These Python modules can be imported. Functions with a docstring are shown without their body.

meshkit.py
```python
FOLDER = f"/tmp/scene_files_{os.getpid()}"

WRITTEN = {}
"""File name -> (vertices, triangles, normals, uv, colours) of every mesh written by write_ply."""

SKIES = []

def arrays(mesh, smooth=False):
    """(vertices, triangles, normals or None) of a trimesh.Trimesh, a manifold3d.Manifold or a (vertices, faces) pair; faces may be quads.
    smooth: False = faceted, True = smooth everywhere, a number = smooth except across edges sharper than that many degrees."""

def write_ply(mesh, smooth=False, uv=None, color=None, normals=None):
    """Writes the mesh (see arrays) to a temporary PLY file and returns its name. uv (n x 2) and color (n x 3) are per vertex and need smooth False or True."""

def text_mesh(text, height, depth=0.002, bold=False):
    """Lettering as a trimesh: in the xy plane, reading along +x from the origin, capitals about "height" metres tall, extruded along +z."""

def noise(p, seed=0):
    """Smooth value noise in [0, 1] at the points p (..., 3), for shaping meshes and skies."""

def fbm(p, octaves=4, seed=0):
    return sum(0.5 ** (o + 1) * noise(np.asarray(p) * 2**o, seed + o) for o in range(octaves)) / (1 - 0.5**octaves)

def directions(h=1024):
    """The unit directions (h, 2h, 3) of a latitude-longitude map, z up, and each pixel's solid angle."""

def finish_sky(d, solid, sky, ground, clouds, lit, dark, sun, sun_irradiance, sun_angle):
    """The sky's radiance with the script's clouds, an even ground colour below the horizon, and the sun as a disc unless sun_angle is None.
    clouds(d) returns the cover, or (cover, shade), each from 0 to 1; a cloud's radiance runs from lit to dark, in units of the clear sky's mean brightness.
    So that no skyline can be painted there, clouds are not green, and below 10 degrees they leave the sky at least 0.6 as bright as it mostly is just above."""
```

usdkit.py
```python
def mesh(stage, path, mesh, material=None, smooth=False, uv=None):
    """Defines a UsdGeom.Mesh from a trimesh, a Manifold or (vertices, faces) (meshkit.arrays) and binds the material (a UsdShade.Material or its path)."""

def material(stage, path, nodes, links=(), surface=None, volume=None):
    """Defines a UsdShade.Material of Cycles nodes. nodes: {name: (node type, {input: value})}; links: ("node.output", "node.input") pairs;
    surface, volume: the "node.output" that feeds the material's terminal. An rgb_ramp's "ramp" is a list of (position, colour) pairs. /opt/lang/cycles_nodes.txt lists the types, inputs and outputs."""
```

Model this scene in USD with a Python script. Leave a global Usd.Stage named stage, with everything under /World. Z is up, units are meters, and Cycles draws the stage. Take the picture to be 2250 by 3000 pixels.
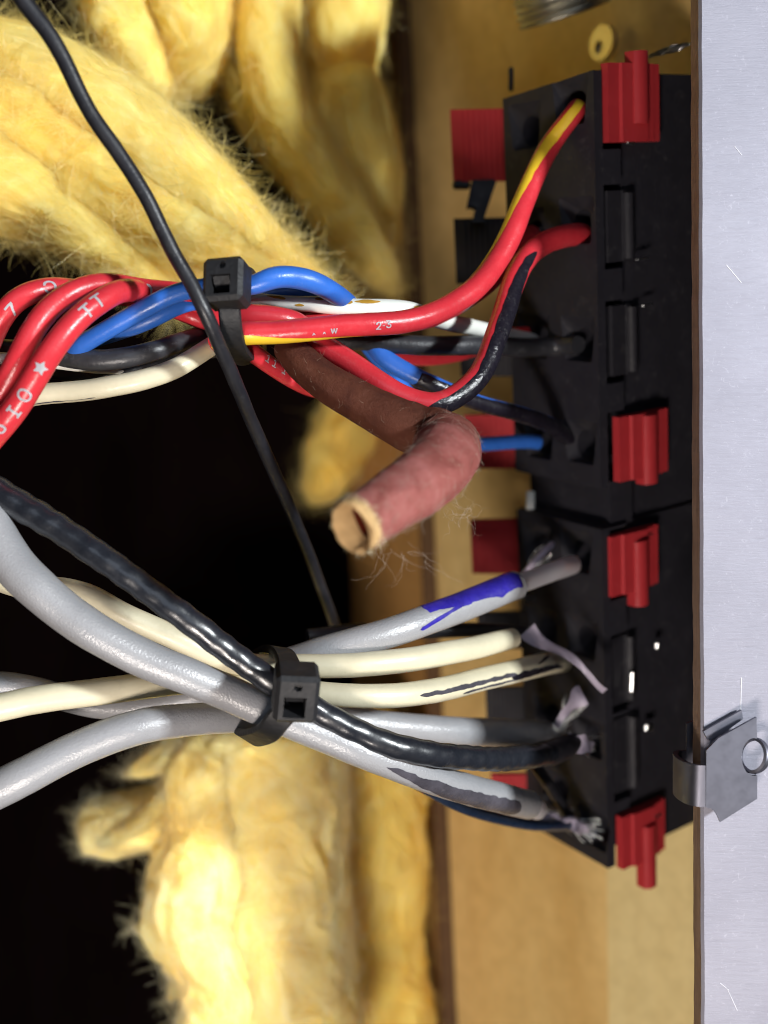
import math, random
import numpy as np
import trimesh, manifold3d as m3
from scipy.interpolate import CubicSpline, PchipInterpolator
from pxr import Usd, UsdGeom, UsdLux, UsdShade, Gf, Sdf, Vt
import usdkit, meshkit
from meshkit import noise, fbm, text_mesh

rng = np.random.default_rng(7)
stage = Usd.Stage.CreateInMemory()
UsdGeom.SetStageUpAxis(stage, "Z")
UsdGeom.Xform.Define(stage, "/World")

# ------------------------------------------------------------------ camera, light, exposure
U = 0.11 / 2250            # metres per photo pixel on the sharp plane z = 0
D = 0.18                   # camera height above that plane
EXPOSURE = 0.0
cam = UsdGeom.Camera.Define(stage, "/World/camera")
cam.AddTranslateOp().Set(Gf.Vec3d(0, 0, D))
cam.CreateHorizontalApertureAttr(36.0)
cam.CreateVerticalApertureAttr(48.0)
cam.CreateFocalLengthAttr(36.0 * D / 0.11)
cam.CreateFStopAttr(16.0)
cam.CreateFocusDistanceAttr(D + 0.004)
cam.CreateClippingRangeAttr(Gf.Vec2f(0.01, 50))
cam.CreateExposureAttr(EXPOSURE)


def rect_light(name, pos, target, w, h, power, color):
    l = UsdLux.RectLight.Define(stage, "/World/" + name)
    pos, target = np.array(pos, float), np.array(target, float)
    zax = (pos - target) / np.linalg.norm(pos - target)
    xax = np.cross([0, 1.0, 0], zax); xax /= np.linalg.norm(xax)
    yax = np.cross(zax, xax)
    M = Gf.Matrix4d(*xax, 0, *yax, 0, *zax, 0, *pos, 1)
    l.AddTransformOp().Set(M)
    l.CreateWidthAttr(w); l.CreateHeightAttr(h)
    l.CreateIntensityAttr(power / (w * h)); l.CreateColorAttr(Gf.Vec3f(*color))
    l.CreateNormalizeAttr(False)
    return l


# a cold white work lamp to the right, a warmer lamp below the camera, and the dim room behind the camera
rect_light("work_lamp", (0.60, 0.16, 0.53), (0.0, 0, -0.01), 0.07, 0.07, 3.15, (0.93, 0.98, 1.0))
rect_light("hand_lamp", (-0.045, -0.19, 0.24), (0.0, 0, -0.02), 0.07, 0.05, 0.275, (1.0, 0.90, 0.82))
rect_light("room_light", (0.02, 0.25, 0.85), (0.0, 0, 0), 0.6, 0.5, 0.34, (0.72, 0.83, 1.0))


def P(px, py, z):
    """The point at depth z (m) that stands at the photograph's pixel px, py."""
    k = U * (D - z) / D
    return np.array([(px - 1125) * k, (1500 - py) * k, z])


def upx(z):
    return U * (D - z) / D


# ------------------------------------------------------------------ stage helpers
used = {}


def numbered(parent, name):
    n = used.get((parent, name), 0); used[(parent, name)] = n + 1
    return f"{parent}/{name}" if n == 0 else f"{parent}/{name}_{n:03d}"


GROUPS = {"red_wire": "red wires of the upper bundle", "blue_wire": "blue wires of the upper bundle", "black_cable": "charcoal cables of the upper bundle", "grey_cable": "grey cables of the lower bundle",
          "cream_cable": "cream cables of the lower bundle", "cable_tie": "black cable ties round the bundles", "terminal_block": "spring terminal blocks", "glass_wool": "pieces of glass wool in the cabinet",
          "lilac_foil": "lilac foil scraps at the cable ends", "thin_black_wire": "thin black wires of the lower bundle", "shield_strands": "frayed shield strands", "drain_strand": "drain strands"}


def tag(prim, label=None, cat=None, group=None, kind=None):
    if label and cat:
        group = group or GROUPS.get(prim.GetName().rstrip("0123456789").rstrip("_"))
    for k, v in (("label", label), ("category", cat), ("group", group), ("kind", kind)):
        if v:
            prim.SetCustomDataByKey(k, v)
    return prim


BASE = {}


def thing(name, label, cat, base=(0, 0, 0), group=None, kind=None):
    path = numbered("/World", name)
    x = UsdGeom.Xform.Define(stage, path)
    x.AddTranslateOp().Set(Gf.Vec3d(*map(float, base)))
    BASE[path] = np.array(base, float)
    tag(x.GetPrim(), label, cat, group, kind)
    return path


def top_base(path):
    return BASE.get("/".join(path.split("/")[:3]), np.zeros(3))


def obj(name, mesh, mat, parent="/World", smooth=35, color=None, kind=None, label=None, cat=None, group=None):
    path = numbered(parent, name)
    if hasattr(mesh, "to_mesh"):
        mm = mesh.to_mesh(); mesh = trimesh.Trimesh(mm.vert_properties[:, :3], mm.tri_verts, process=False)
    v = np.array(mesh.vertices) - top_base(path)
    mesh = trimesh.Trimesh(v, mesh.faces, process=False)
    if color is not None:
        smooth = True
    m = usdkit.mesh(stage, path, mesh, MAT[mat], smooth=smooth)
    if color is not None:
        UsdGeom.PrimvarsAPI(m).CreatePrimvar("tint", Sdf.ValueTypeNames.Color3fArray, "vertex").Set(Vt.Vec3fArray.FromNumpy(np.asarray(color, np.float32)))
    tag(m.GetPrim(), label, cat, group, kind)
    return path


def curves(name, strands, widths, mat, parent, kind="stuff", label=None):
    """strands (n, k, 3), widths (n, k)"""
    path = numbered(parent, name)
    c = UsdGeom.BasisCurves.Define(stage, path)
    n, k, _ = strands.shape
    c.CreateTypeAttr("linear")
    c.CreatePointsAttr(Vt.Vec3fArray.FromNumpy((strands - top_base(path)).reshape(-1, 3).astype(np.float32)))
    c.CreateCurveVertexCountsAttr(Vt.IntArray.FromNumpy(np.full(n, k, np.int32)))
    c.CreateWidthsAttr(Vt.FloatArray.FromNumpy(widths.reshape(-1).astype(np.float32)))
    c.SetWidthsInterpolation("vertex")
    UsdShade.MaterialBindingAPI.Apply(c.GetPrim()).Bind(MAT[mat])
    tag(c.GetPrim(), label, None, None, kind)
    return path


# ------------------------------------------------------------------ materials
MAT = {}


def material(name, nodes, links, surface):
    MAT[name] = usdkit.material(stage, "/World/Looks/" + name, nodes, links, surface=surface)


def plastic(name, color, rough=0.35, spec=0.5, var=0.12, bump=0.25, bscale=2600, dust=0.0, dustcol=(0.6, 0.58, 0.55), detail=3, dustscale=420, coat=0.0):
    """Coloured PVC or moulded plastic: slight tone variation, fine grain in the gloss, specks of dust."""
    c = np.array(color)
    nodes = {
        "g": ("geometry", {}),
        "n1": ("noise_texture", {"scale": 190.0, "detail": 4.0, "roughness": 0.6}),
        "r1": ("rgb_ramp", {"ramp": [(0.25, tuple(c * (1 - var))), (0.55, tuple(c)), (0.8, tuple(np.minimum(c * (1 + var) + var * 0.02, 1)))]}),
        "n2": ("noise_texture", {"scale": float(bscale), "detail": float(detail), "roughness": 0.6}),
        "b": ("bump", {"strength": float(bump), "distance": 0.0002}),
        "nd": ("noise_texture", {"scale": float(dustscale), "detail": 8.0, "roughness": 0.85}),
        "rd": ("rgb_ramp", {"ramp": [(0.56, (0, 0, 0)), (0.75, (dust, dust, dust))]}),
        "mixd": ("mix_color", {"b": dustcol}),
        "nr": ("noise_texture", {"scale": 330.0, "detail": 5.0, "roughness": 0.7}),
        "mr": ("map_range", {"from_min": 0.3, "from_max": 0.7, "to_min": max(rough - 0.1, 0.05), "to_max": rough + 0.12}),
        "p": ("principled_bsdf", {"specular_ior_level": spec, "coat_weight": coat, "coat_roughness": 0.15}),
    }
    links = [("g.position", "n1.vector"), ("g.position", "n2.vector"), ("g.position", "nd.vector"), ("g.position", "nr.vector"),
             ("n1.fac", "r1.fac"), ("n2.fac", "b.height"), ("b.normal", "p.normal"), ("nd.fac", "rd.fac"), ("rd.color", "mixd.fac"),
             ("r1.color", "mixd.a"), ("mixd.result", "p.base_color"), ("nr.fac", "mr.value"), ("mr.result", "p.roughness")]
    material(name, nodes, links, "p.BSDF")


plastic("red_pvc", (0.60, 0.032, 0.045), 0.29, 0.5, 0.12, 0.22, 2200, 0.12)
plastic("blue_pvc", (0.03, 0.14, 0.55), 0.34, 0.5, 0.12, 0.2, 2200, 0.10)
plastic("black_pvc", (0.018, 0.018, 0.021), 0.42, 0.5, 0.2, 0.35, 1500, 0.25)
plastic("thin_black_pvc", (0.014, 0.014, 0.018), 0.38, 0.5, 0.2, 0.2, 2600, 0.12)
plastic("black_pvc_blue_sheen", (0.018, 0.034, 0.075), 0.3, 0.8, 0.2, 0.2, 2000, 0.1)  # black wire, its blue reflection mixed into the base colour
plastic("dusty_black_pvc", (0.03, 0.03, 0.035), 0.40, 0.5, 0.25, 0.5, 1100, 0.5, (0.25, 0.25, 0.26))
plastic("cream_pvc", (0.66, 0.60, 0.43), 0.36, 0.45, 0.08, 0.2, 1500, 0.25, (0.42, 0.35, 0.22))
plastic("white_pvc", (0.74, 0.75, 0.70), 0.42, 0.45, 0.06, 0.2, 1500, 0.12, (0.5, 0.4, 0.2))
plastic("grey_pvc", (0.31, 0.31, 0.325), 0.31, 0.9, 0.04, 0.42, 3200, 0.05, (0.7, 0.7, 0.7), 2)
material("clear_core", {"p": ("principled_bsdf", {"base_color": (0.80, 0.78, 0.82), "roughness": 0.38, "transmission_weight": 0.55, "ior": 1.45})}, [], "p.BSDF")
plastic("coax_pvc", (0.014, 0.016, 0.022), 0.30, 0.8, 0.2, 0.2, 900, 0.18, (0.2, 0.2, 0.22))
plastic("tie_nylon", (0.015, 0.015, 0.017), 0.55, 0.4, 0.2, 0.45, 1500, 0.25, (0.12, 0.12, 0.12))
plastic("block_plastic", (0.019, 0.018, 0.024), 0.6, 0.28, 0.15, 0.25, 1500, 0.08)
plastic("black_lever", (0.018, 0.017, 0.022), 0.55, 0.3, 0.15, 0.15, 1500, 0.1)
plastic("red_lever", (0.42, 0.028, 0.034), 0.55, 0.25, 0.08, 0.15, 1500, 0.05)
plastic("yellow_stripe", (0.85, 0.55, 0.03), 0.42, 0.45, 0.08, 0.2, 2000, 0.1)
plastic("black_marker", (0.012, 0.010, 0.016), 0.24, 0.6, 0.3, 0.6, 1800, 0.2)
plastic("violet_marker", (0.03, 0.02, 0.30), 0.3, 0.55, 0.5, 0.3, 1800, 0.05)
plastic("grey_smear", (0.07, 0.065, 0.08), 0.3, 0.6, 0.5, 0.6, 1800, 0.3, (0.4, 0.36, 0.38))
plastic("print_white", (0.72, 0.72, 0.76), 0.5, 0.4, 0.2, 0.3, 1800, 0.4, (0.5, 0.1, 0.1))
plastic("mustard_stain", (0.52, 0.28, 0.03), 0.5, 0.4, 0.3, 0.2, 1500, 0.3)
plastic("orange_pvc", (0.65, 0.14, 0.02), 0.4, 0.5, 0.1, 0.2, 2000, 0.05)
plastic("foil_tape", (0.42, 0.37, 0.46), 0.45, 0.5, 0.1, 0.6, 700, 0.1)
plastic("scratch_white", (0.8, 0.8, 0.84), 0.4, 0.5, 0.05, 0.1)
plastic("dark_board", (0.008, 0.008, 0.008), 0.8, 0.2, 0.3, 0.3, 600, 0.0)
plastic("fibre_rim", (0.55, 0.36, 0.17), 0.9, 0.1, 0.3, 0.8, 900, 0.2)
plastic("bore_red", (0.17, 0.025, 0.01), 0.9, 0.1, 0.3, 0.6, 1200, 0.1)


def metal(name, color, rough, var=0.15, bump=0.2, scale=(900, 900, 900), spots=0.0):
    c = np.array(color)
    nodes = {
        "g": ("geometry", {}), "m": ("mapping", {"scale": scale}),
        "n": ("noise_texture", {"scale": 1.0, "detail": 6.0, "roughness": 0.65}),
        "n2": ("noise_texture", {"scale": 120.0, "detail": 5.0, "roughness": 0.6}),
        "r": ("rgb_ramp", {"ramp": [(0.3, tuple(c * (1 - var))), (0.7, tuple(np.minimum(c * (1 + var), 1)))]}),
        "b": ("bump", {"strength": bump, "distance": 0.0002}),
        "mr": ("map_range", {"from_min": 0.3, "from_max": 0.7, "to_min": rough - 0.03, "to_max": rough + 0.05}),
        "p": ("principled_bsdf", {"metallic": 1.0}),
    }
    material(name, nodes, [("g.position", "m.vector"), ("m.vector", "n.vector"), ("g.position", "n2.vector"), ("n2.fac", "r.fac"), ("r.color", "p.base_color"),
                           ("n.fac", "b.height"), ("b.normal", "p.normal"), ("n.fac", "mr.value"), ("mr.result", "p.roughness")], "p.BSDF")


metal("zinc", (0.20, 0.20, 0.24), 0.46, 0.03, 0.05, (500, 500, 500))
metal("bolt_metal", (0.62, 0.55, 0.42), 0.35, 0.1, 0.2)
metal("dark_steel", (0.42, 0.40, 0.33), 0.45, 0.3, 0.3)
metal("spring_steel", (0.75, 0.77, 0.78), 0.3, 0.1, 0.1)
metal("bright_foil", (0.85, 0.83, 0.82), 0.28, 0.1, 0.8, (500, 500, 500))

# aluminium sheet: matt rolled grain, fine scratches, lint
material("aluminium", {
    "g": ("geometry", {}),
    "m": ("mapping", {"scale": (260.0, 2400.0, 400.0)}),
    "n": ("noise_texture", {"scale": 1.0, "detail": 7.0, "roughness": 0.7, "distortion": 0.5}),
    "n3": ("noise_texture", {"scale": 40.0, "detail": 5.0, "roughness": 0.65}),
    "r": ("rgb_ramp", {"ramp": [(0.3, (0.295, 0.29, 0.345)), (0.5, (0.325, 0.318, 0.378)), (0.68, (0.355, 0.348, 0.41))]}),
    "mr": ("map_range", {"from_min": 0.3, "from_max": 0.7, "to_min": 0.42, "to_max": 0.68}),
    "n5": ("noise_texture", {"scale": 900.0, "detail": 6.0, "roughness": 0.8, "distortion": 1.5}),
    "r5": ("rgb_ramp", {"ramp": [(0.58, (0, 0, 0)), (0.72, (0.5, 0.5, 0.5))]}),
    "mx5": ("mix_color", {"b": (0.62, 0.60, 0.68)}),
    "b": ("bump", {"strength": 0.28, "distance": 0.0002}),
    "p": ("principled_bsdf", {"metallic": 0.35, "specular_ior_level": 0.5}),
}, [("g.position", "m.vector"), ("m.vector", "n.vector"), ("g.position", "n3.vector"), ("n3.fac", "r.fac"), ("g.position", "n5.vector"), ("n5.fac", "r5.fac"), ("r5.color", "mx5.fac"), ("r.color", "mx5.a"), ("mx5.result", "p.base_color"),
    ("n.fac", "mr.value"), ("mr.result", "p.roughness"), ("n.fac", "b.height"), ("b.normal", "p.normal")], "p.BSDF")


def wood(name, a, b, rough=0.6, scale=(60, 14, 60), bump=0.3, pits=0.0):
    nodes = {
        "g": ("geometry", {}), "m": ("mapping", {"scale": scale}),
        "n": ("noise_texture", {"scale": 1.0, "detail": 6.0, "roughness": 0.6, "distortion": 0.8}),
        "n2": ("noise_texture", {"scale": 260.0, "detail": 6.0, "roughness": 0.7}),
        "r": ("rgb_ramp", {"ramp": [(0.28, a), (0.72, b)]}),
        "r2": ("rgb_ramp", {"ramp": [(0.35, (0.86, 0.84, 0.80)), (0.6, (1, 1, 1))]}),
        "mx": ("mix_color", {"blend_type": "multiply", "fac": 0.8}),
        "bp": ("bump", {"strength": bump, "distance": 0.0006}),
        "p": ("principled_bsdf", {"roughness": rough, "specular_ior_level": 0.0 if rough > 0.9 else 0.35}),
    }
    material(name, nodes, [("g.position", "m.vector"), ("m.vector", "n.vector"), ("g.position", "n2.vector"), ("n.fac", "r.fac"), ("n2.fac", "r2.fac"),
                           ("r.color", "mx.a"), ("r2.color", "mx.b"), ("mx.result", "p.base_color"), ("n2.fac", "bp.height"), ("bp.normal", "p.normal")], "p.BSDF")


wood("plywood", (0.74, 0.48, 0.17), (0.86, 0.62, 0.26), 0.42, (40, 6, 40), 0.25)
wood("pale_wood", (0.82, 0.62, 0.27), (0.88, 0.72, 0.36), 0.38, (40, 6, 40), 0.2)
wood("hardboard", (0.20, 0.13, 0.095), (0.33, 0.22, 0.16), 0.7, (900, 60, 900), 0.5)
wood("rear_ply", (0.36, 0.18, 0.05), (0.50, 0.27, 0.085), 0.7, (30, 8, 30), 0.2)
wood("joint_wood", (0.10, 0.05, 0.02), (0.15, 0.08, 0.035), 0.8, (60, 9, 60), 0.2)
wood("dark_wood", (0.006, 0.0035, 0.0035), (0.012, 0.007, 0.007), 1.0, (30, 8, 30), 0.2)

# glass wool: saturated in the depth of the pack, paler on loose fibre
material("wool_body", {
    "g": ("geometry", {}), "m": ("mapping", {"scale": (1.0, 1.0, 1.0)}),
    "n": ("noise_texture", {"scale": 55.0, "detail": 6.0, "roughness": 0.65, "distortion": 1.0}),
    "n2": ("noise_texture", {"scale": 900.0, "detail": 5.0, "roughness": 0.7, "distortion": 3.0}),
    "r": ("rgb_ramp", {"ramp": [(0.25, (0.87, 0.55, 0.10)), (0.5, (0.94, 0.71, 0.19)), (0.75, (0.97, 0.83, 0.34))]}),
    "b": ("bump", {"strength": 0.5, "distance": 0.0010}),
    "p": ("principled_bsdf", {"roughness": 0.9, "specular_ior_level": 0.05, "subsurface_method": "burley", "subsurface_weight": 1.0, "subsurface_scale": 0.009, "subsurface_radius": (1.0, 0.66, 0.26)}),
}, [("g.position", "n.vector"), ("g.position", "n2.vector"), ("n.fac", "r.fac"), ("r.color", "p.base_color"), ("n2.fac", "b.height"), ("b.normal", "p.normal")], "p.BSDF")
material("wool_body_lit", {  # copy of the wool body, paled to paint in strong light on the lower mass
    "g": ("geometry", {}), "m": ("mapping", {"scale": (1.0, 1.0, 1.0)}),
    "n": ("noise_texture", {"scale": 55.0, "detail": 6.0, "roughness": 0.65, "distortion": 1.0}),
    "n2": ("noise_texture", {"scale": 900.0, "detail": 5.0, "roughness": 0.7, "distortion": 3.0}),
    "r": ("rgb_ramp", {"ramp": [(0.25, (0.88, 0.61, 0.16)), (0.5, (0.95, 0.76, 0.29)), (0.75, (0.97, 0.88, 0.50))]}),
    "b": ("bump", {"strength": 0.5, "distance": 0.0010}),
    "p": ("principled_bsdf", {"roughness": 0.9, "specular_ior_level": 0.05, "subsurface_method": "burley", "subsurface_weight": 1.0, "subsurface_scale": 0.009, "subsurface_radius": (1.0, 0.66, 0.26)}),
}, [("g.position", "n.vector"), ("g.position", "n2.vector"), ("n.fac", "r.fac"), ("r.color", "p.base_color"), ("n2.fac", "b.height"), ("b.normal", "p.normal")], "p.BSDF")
for nm, cols in (("wool_fibre", ((0.90, 0.56, 0.10), (0.97, 0.79, 0.26), (0.98, 0.89, 0.48))), ("wool_fibre_pale", ((0.96, 0.77, 0.36), (0.98, 0.89, 0.55), (0.99, 0.96, 0.82)))):
    material(nm, {
        "h": ("hair_info", {}), "w": ("white_noise_texture", {"dimensions": "1D"}), "gm": ("geometry", {}),
        "n": ("noise_texture", {"scale": 130.0, "detail": 5.0}),
        "av": ("mix_float", {"fac": 0.5}),
        "r": ("rgb_ramp", {"ramp": [(0.22, cols[0]), (0.5, cols[1]), (0.78, cols[2])]}),
        "d": ("diffuse_bsdf", {}), "t": ("translucent_bsdf", {}), "gl": ("glossy_bsdf", {"roughness": 0.28, "color": (0.95, 0.92, 0.8)}),
        "mx": ("mix_closure", {"fac": 0.42}), "mx2": ("mix_closure", {"fac": 0.14}),
    }, [("h.index", "w.w"), ("w.value", "av.a"), ("n.fac", "av.b"), ("gm.position", "n.vector"), ("av.result", "r.fac"), ("r.color", "d.color"), ("r.color", "t.color"), ("d.BSDF", "mx.closure1"), ("t.BSDF", "mx.closure2"),
        ("mx.closure", "mx2.closure1"), ("gl.BSDF", "mx2.closure2")], "mx2.closure")
material("lint", {"d": ("diffuse_bsdf", {"color": (0.55, 0.45, 0.36)}), "t": ("translucent_bsdf", {"color": (0.55, 0.45, 0.36)}), "mx": ("mix_closure", {"fac": 0.4})},
         [("d.BSDF", "mx.closure1"), ("t.BSDF", "mx.closure2")], "mx.closure")

# woven sleeve, tint along its length: dark varnished stretch and pink dusty stretch
material("sleeve", {
    "a": ("attribute", {"attribute": "tint"}), "g": ("geometry", {}),
    "n": ("noise_texture", {"scale": 1300.0, "detail": 6.0, "roughness": 0.8}),
    "n2": ("noise_texture", {"scale": 420.0, "detail": 7.0, "roughness": 0.75, "distortion": 0.6}),
    "r2": ("rgb_ramp", {"ramp": [(0.3, (0.80, 0.74, 0.72)), (0.5, (1, 1, 1)), (0.72, (1.0, 1.0, 1.0))]}),
    "rd": ("rgb_ramp", {"ramp": [(0.6, (0, 0, 0)), (0.85, (0.16, 0.16, 0.16))]}),
    "n4": ("noise_texture", {"scale": 130.0, "detail": 4.0, "roughness": 0.6, "distortion": 1.0}), "r4": ("rgb_ramp", {"ramp": [(0.32, (0.62, 0.50, 0.45)), (0.5, (1, 1, 1)), (0.7, (1.18, 1.35, 1.4))]}), "m4": ("mix_color", {"blend_type": "multiply", "fac": 0.9, "use_clamp": False}),
    "mx": ("mix_color", {"blend_type": "multiply", "fac": 1.0}), "md": ("mix_color", {"b": (0.55, 0.30, 0.24)}),
    "b": ("bump", {"strength": 0.9, "distance": 0.0004}),
    "p": ("principled_bsdf", {"roughness": 0.62, "specular_ior_level": 0.25}),
}, [("g.position", "n.vector"), ("g.position", "n2.vector"), ("n2.fac", "r2.fac"), ("n2.fac", "rd.fac"), ("g.position", "n4.vector"), ("n4.fac", "r4.fac"), ("a.color", "m4.a"), ("r4.color", "m4.b"), ("m4.result", "mx.a"), ("r2.color", "mx.b"), ("mx.result", "md.a"), ("rd.color", "md.fac"),
    ("md.result", "p.base_color"), ("n.fac", "b.height"), ("b.normal", "p.normal")], "p.BSDF")

# ------------------------------------------------------------------ wires
CAMP = np.array([0, 0, D])


class Wire:
    """A tube along a spline through (px, py, z in mm[, radius in px]) points. Angle 0 on its skin faces the camera; +90 is to the right of the direction of travel."""

    def __init__(self, pts, r, step=0.0007, bumpf=None, taper=None):
        p = np.array([[*P(q[0], q[1], q[2] / 1000.0)] for q in pts])
        chord = np.r_[0, np.cumsum(np.linalg.norm(np.diff(p, axis=0), axis=1) ** 0.75)]
        cs = CubicSpline(chord, p)
        t = np.linspace(0, chord[-1], 1500)
        dense = cs(t)
        s = np.r_[0, np.cumsum(np.linalg.norm(np.diff(dense, axis=0), axis=1))]
        n = max(int(s[-1] / step), 12)
        self.S = np.linspace(0, s[-1], n)
        tt = np.interp(self.S, s, t)
        self.c = cs(tt)
        self.t = cs(tt, 1); self.t /= np.linalg.norm(self.t, axis=1, keepdims=True)
        self.knots = np.interp(chord, t, s)
        rr = np.array(r, float) if np.ndim(r) else np.full(len(pts), r, float)
        if len(rr) != len(pts):
            rr = np.interp(np.linspace(0, 1, len(pts)), np.linspace(0, 1, len(rr)), rr)
        zs = np.array([q[2] / 1000.0 for q in pts])
        self.r = np.interp(self.S, self.knots, rr * np.array([upx(z) for z in zs]))
        ph = p[0] * 900 + len(pts)
        wv = np.stack([fbm(np.stack([self.S * 130 + ph[0], np.full(n, k * 9.1), np.full(n, ph[1])], 1), 3, 2) - 0.5 for k in range(3)], 1)
        self.c = self.c + wv * 0.00030
        self.r = self.r * (1 + 0.05 * (fbm(np.stack([self.S * 210 + ph[2], np.full(n, 3.3), np.full(n, ph[0])], 1), 3, 3) - 0.5))
        n1 = CAMP - self.c
        n1 -= self.t * (n1 * self.t).sum(1, keepdims=True)
        n1 /= np.linalg.norm(n1, axis=1, keepdims=True)
        self.n1, self.n2 = n1, np.cross(self.t, n1)
        self.bumpf = bumpf

    def at(self, s, a, off=0.0):
        """Points on the skin; s metres along, a radians round."""
        s, a = np.broadcast_arrays(np.asarray(s, float), np.asarray(a, float))
        f = lambda q: np.stack([np.interp(s, self.S, q[:, k]) for k in range(3)], -1)
        r = np.interp(s, self.S, self.r) + off
        if self.bumpf is not None:
            r = r * self.bumpf(s, a)
        n1, n2 = f(self.n1), f(self.n2)
        d = n1 * np.cos(a)[..., None] + n2 * np.sin(a)[..., None]
        return f(self.c) + d * r[..., None]

    def s_at_px(self, px, py):
        k = D / (D - self.c[:, 2]) / U
        q = np.stack([self.c[:, 0] * k + 1125, 1500 - self.c[:, 1] * k], 1)
        return self.S[np.argmin(((q - [px, py]) ** 2).sum(1))]

    def mesh(self, m=28, caps=True, hollow=False):
        n = len(self.S)
        a = np.arange(m) * 2 * np.pi / m
        v = self.at(self.S[:, None], a[None, :]).reshape(-1, 3)
        i, j = np.meshgrid(np.arange(n - 1), np.arange(m), indexing="ij")
        A, B = i * m + j, i * m + (j + 1) % m
        q = np.stack([A, B, B + m, A + m], -1).reshape(-1, 4)
        f = np.vstack([q[:, [0, 1, 2]], q[:, [0, 2, 3]]])
        if caps:
            v = np.vstack([v, self.c[0], self.c[-1]])
            k = np.arange(m)
            f = np.vstack([f, np.stack([np.full(m, n * m), (k + 1) % m, k], 1), np.stack([np.full(m, n * m + 1), (n - 1) * m + k, (n - 1) * m + (k + 1) % m], 1)])
        return trimesh.Trimesh(v, f, process=False)

    def patch(self, s0, s1, a0, a1, off=0.00005, ragged=0.0, seed=0, ns=None, na=10, taper=0.08):
        """A thin skin lying on the wire between two angles (degrees, numbers or functions of 0..1)."""
        ns = ns or max(int((s1 - s0) / 0.0004), 20)
        u = np.linspace(0, 1, ns)
        f0 = np.array([a0(x) if callable(a0) else a0 for x in u], float)
        f1 = np.array([a1(x) if callable(a1) else a1 for x in u], float)
        if ragged:
            x = np.stack([u * (s1 - s0) * 650, np.full(ns, seed * 7.3), np.zeros(ns)], 1)
            f0 = f0 + ragged * (fbm(x, 3, seed) - 0.5) * 2
            f1 = f1 + ragged * (fbm(x + 31, 3, seed + 5) - 0.5) * 2
        if taper:
            w = np.clip(np.minimum(u, 1 - u) / taper, 0, 1) ** 0.5
            mid = (f0 + f1) / 2
            f0, f1 = mid + (f0 - mid) * w, mid + (f1 - mid) * w
        w = np.linspace(0, 1, na)
        ang = np.radians(f0[:, None] * (1 - w) + f1[:, None] * w)
        s = np.broadcast_to((s0 + (s1 - s0) * u)[:, None], ang.shape)
        v = self.at(s, ang, off).reshape(-1, 3)
        i, j = np.meshgrid(np.arange(ns - 1), np.arange(na - 1), indexing="ij")
        A = i * na + j
        q = np.stack([A, A + 1, A + na + 1, A + na], -1).reshape(-1, 4)
        return trimesh.Trimesh(v, np.vstack([q[:, [0, 1, 2]], q[:, [0, 2, 3]]]), process=False)

    def print_on(self, text, s, ang, height, rot=0, off=0.00006):
        """Lettering wrapped on the wire, centred at s, angle ang (degrees); rot turns it on the skin; rot 0 reads along the travel with its top on the left side."""
        m = text_mesh(text, height, 0.00002, bold=True) if isinstance(text, str) else text
        m = trimesh.remesh.subdivide_to_size(m.vertices, m.faces, height / 5)
        v, f = m
        v = v - (v.max(0) + v.min(0)) / 2
        c, sn = math.cos(math.radians(rot)), math.sin(math.radians(rot))
        x, y = v[:, 0] * c - v[:, 1] * sn, v[:, 0] * sn + v[:, 1] * c
        r = np.interp(s, self.S, self.r)
        pts = self.at(s + x, math.radians(ang) - y / r, off)
        return trimesh.Trimesh(pts, f, process=False)


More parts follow.
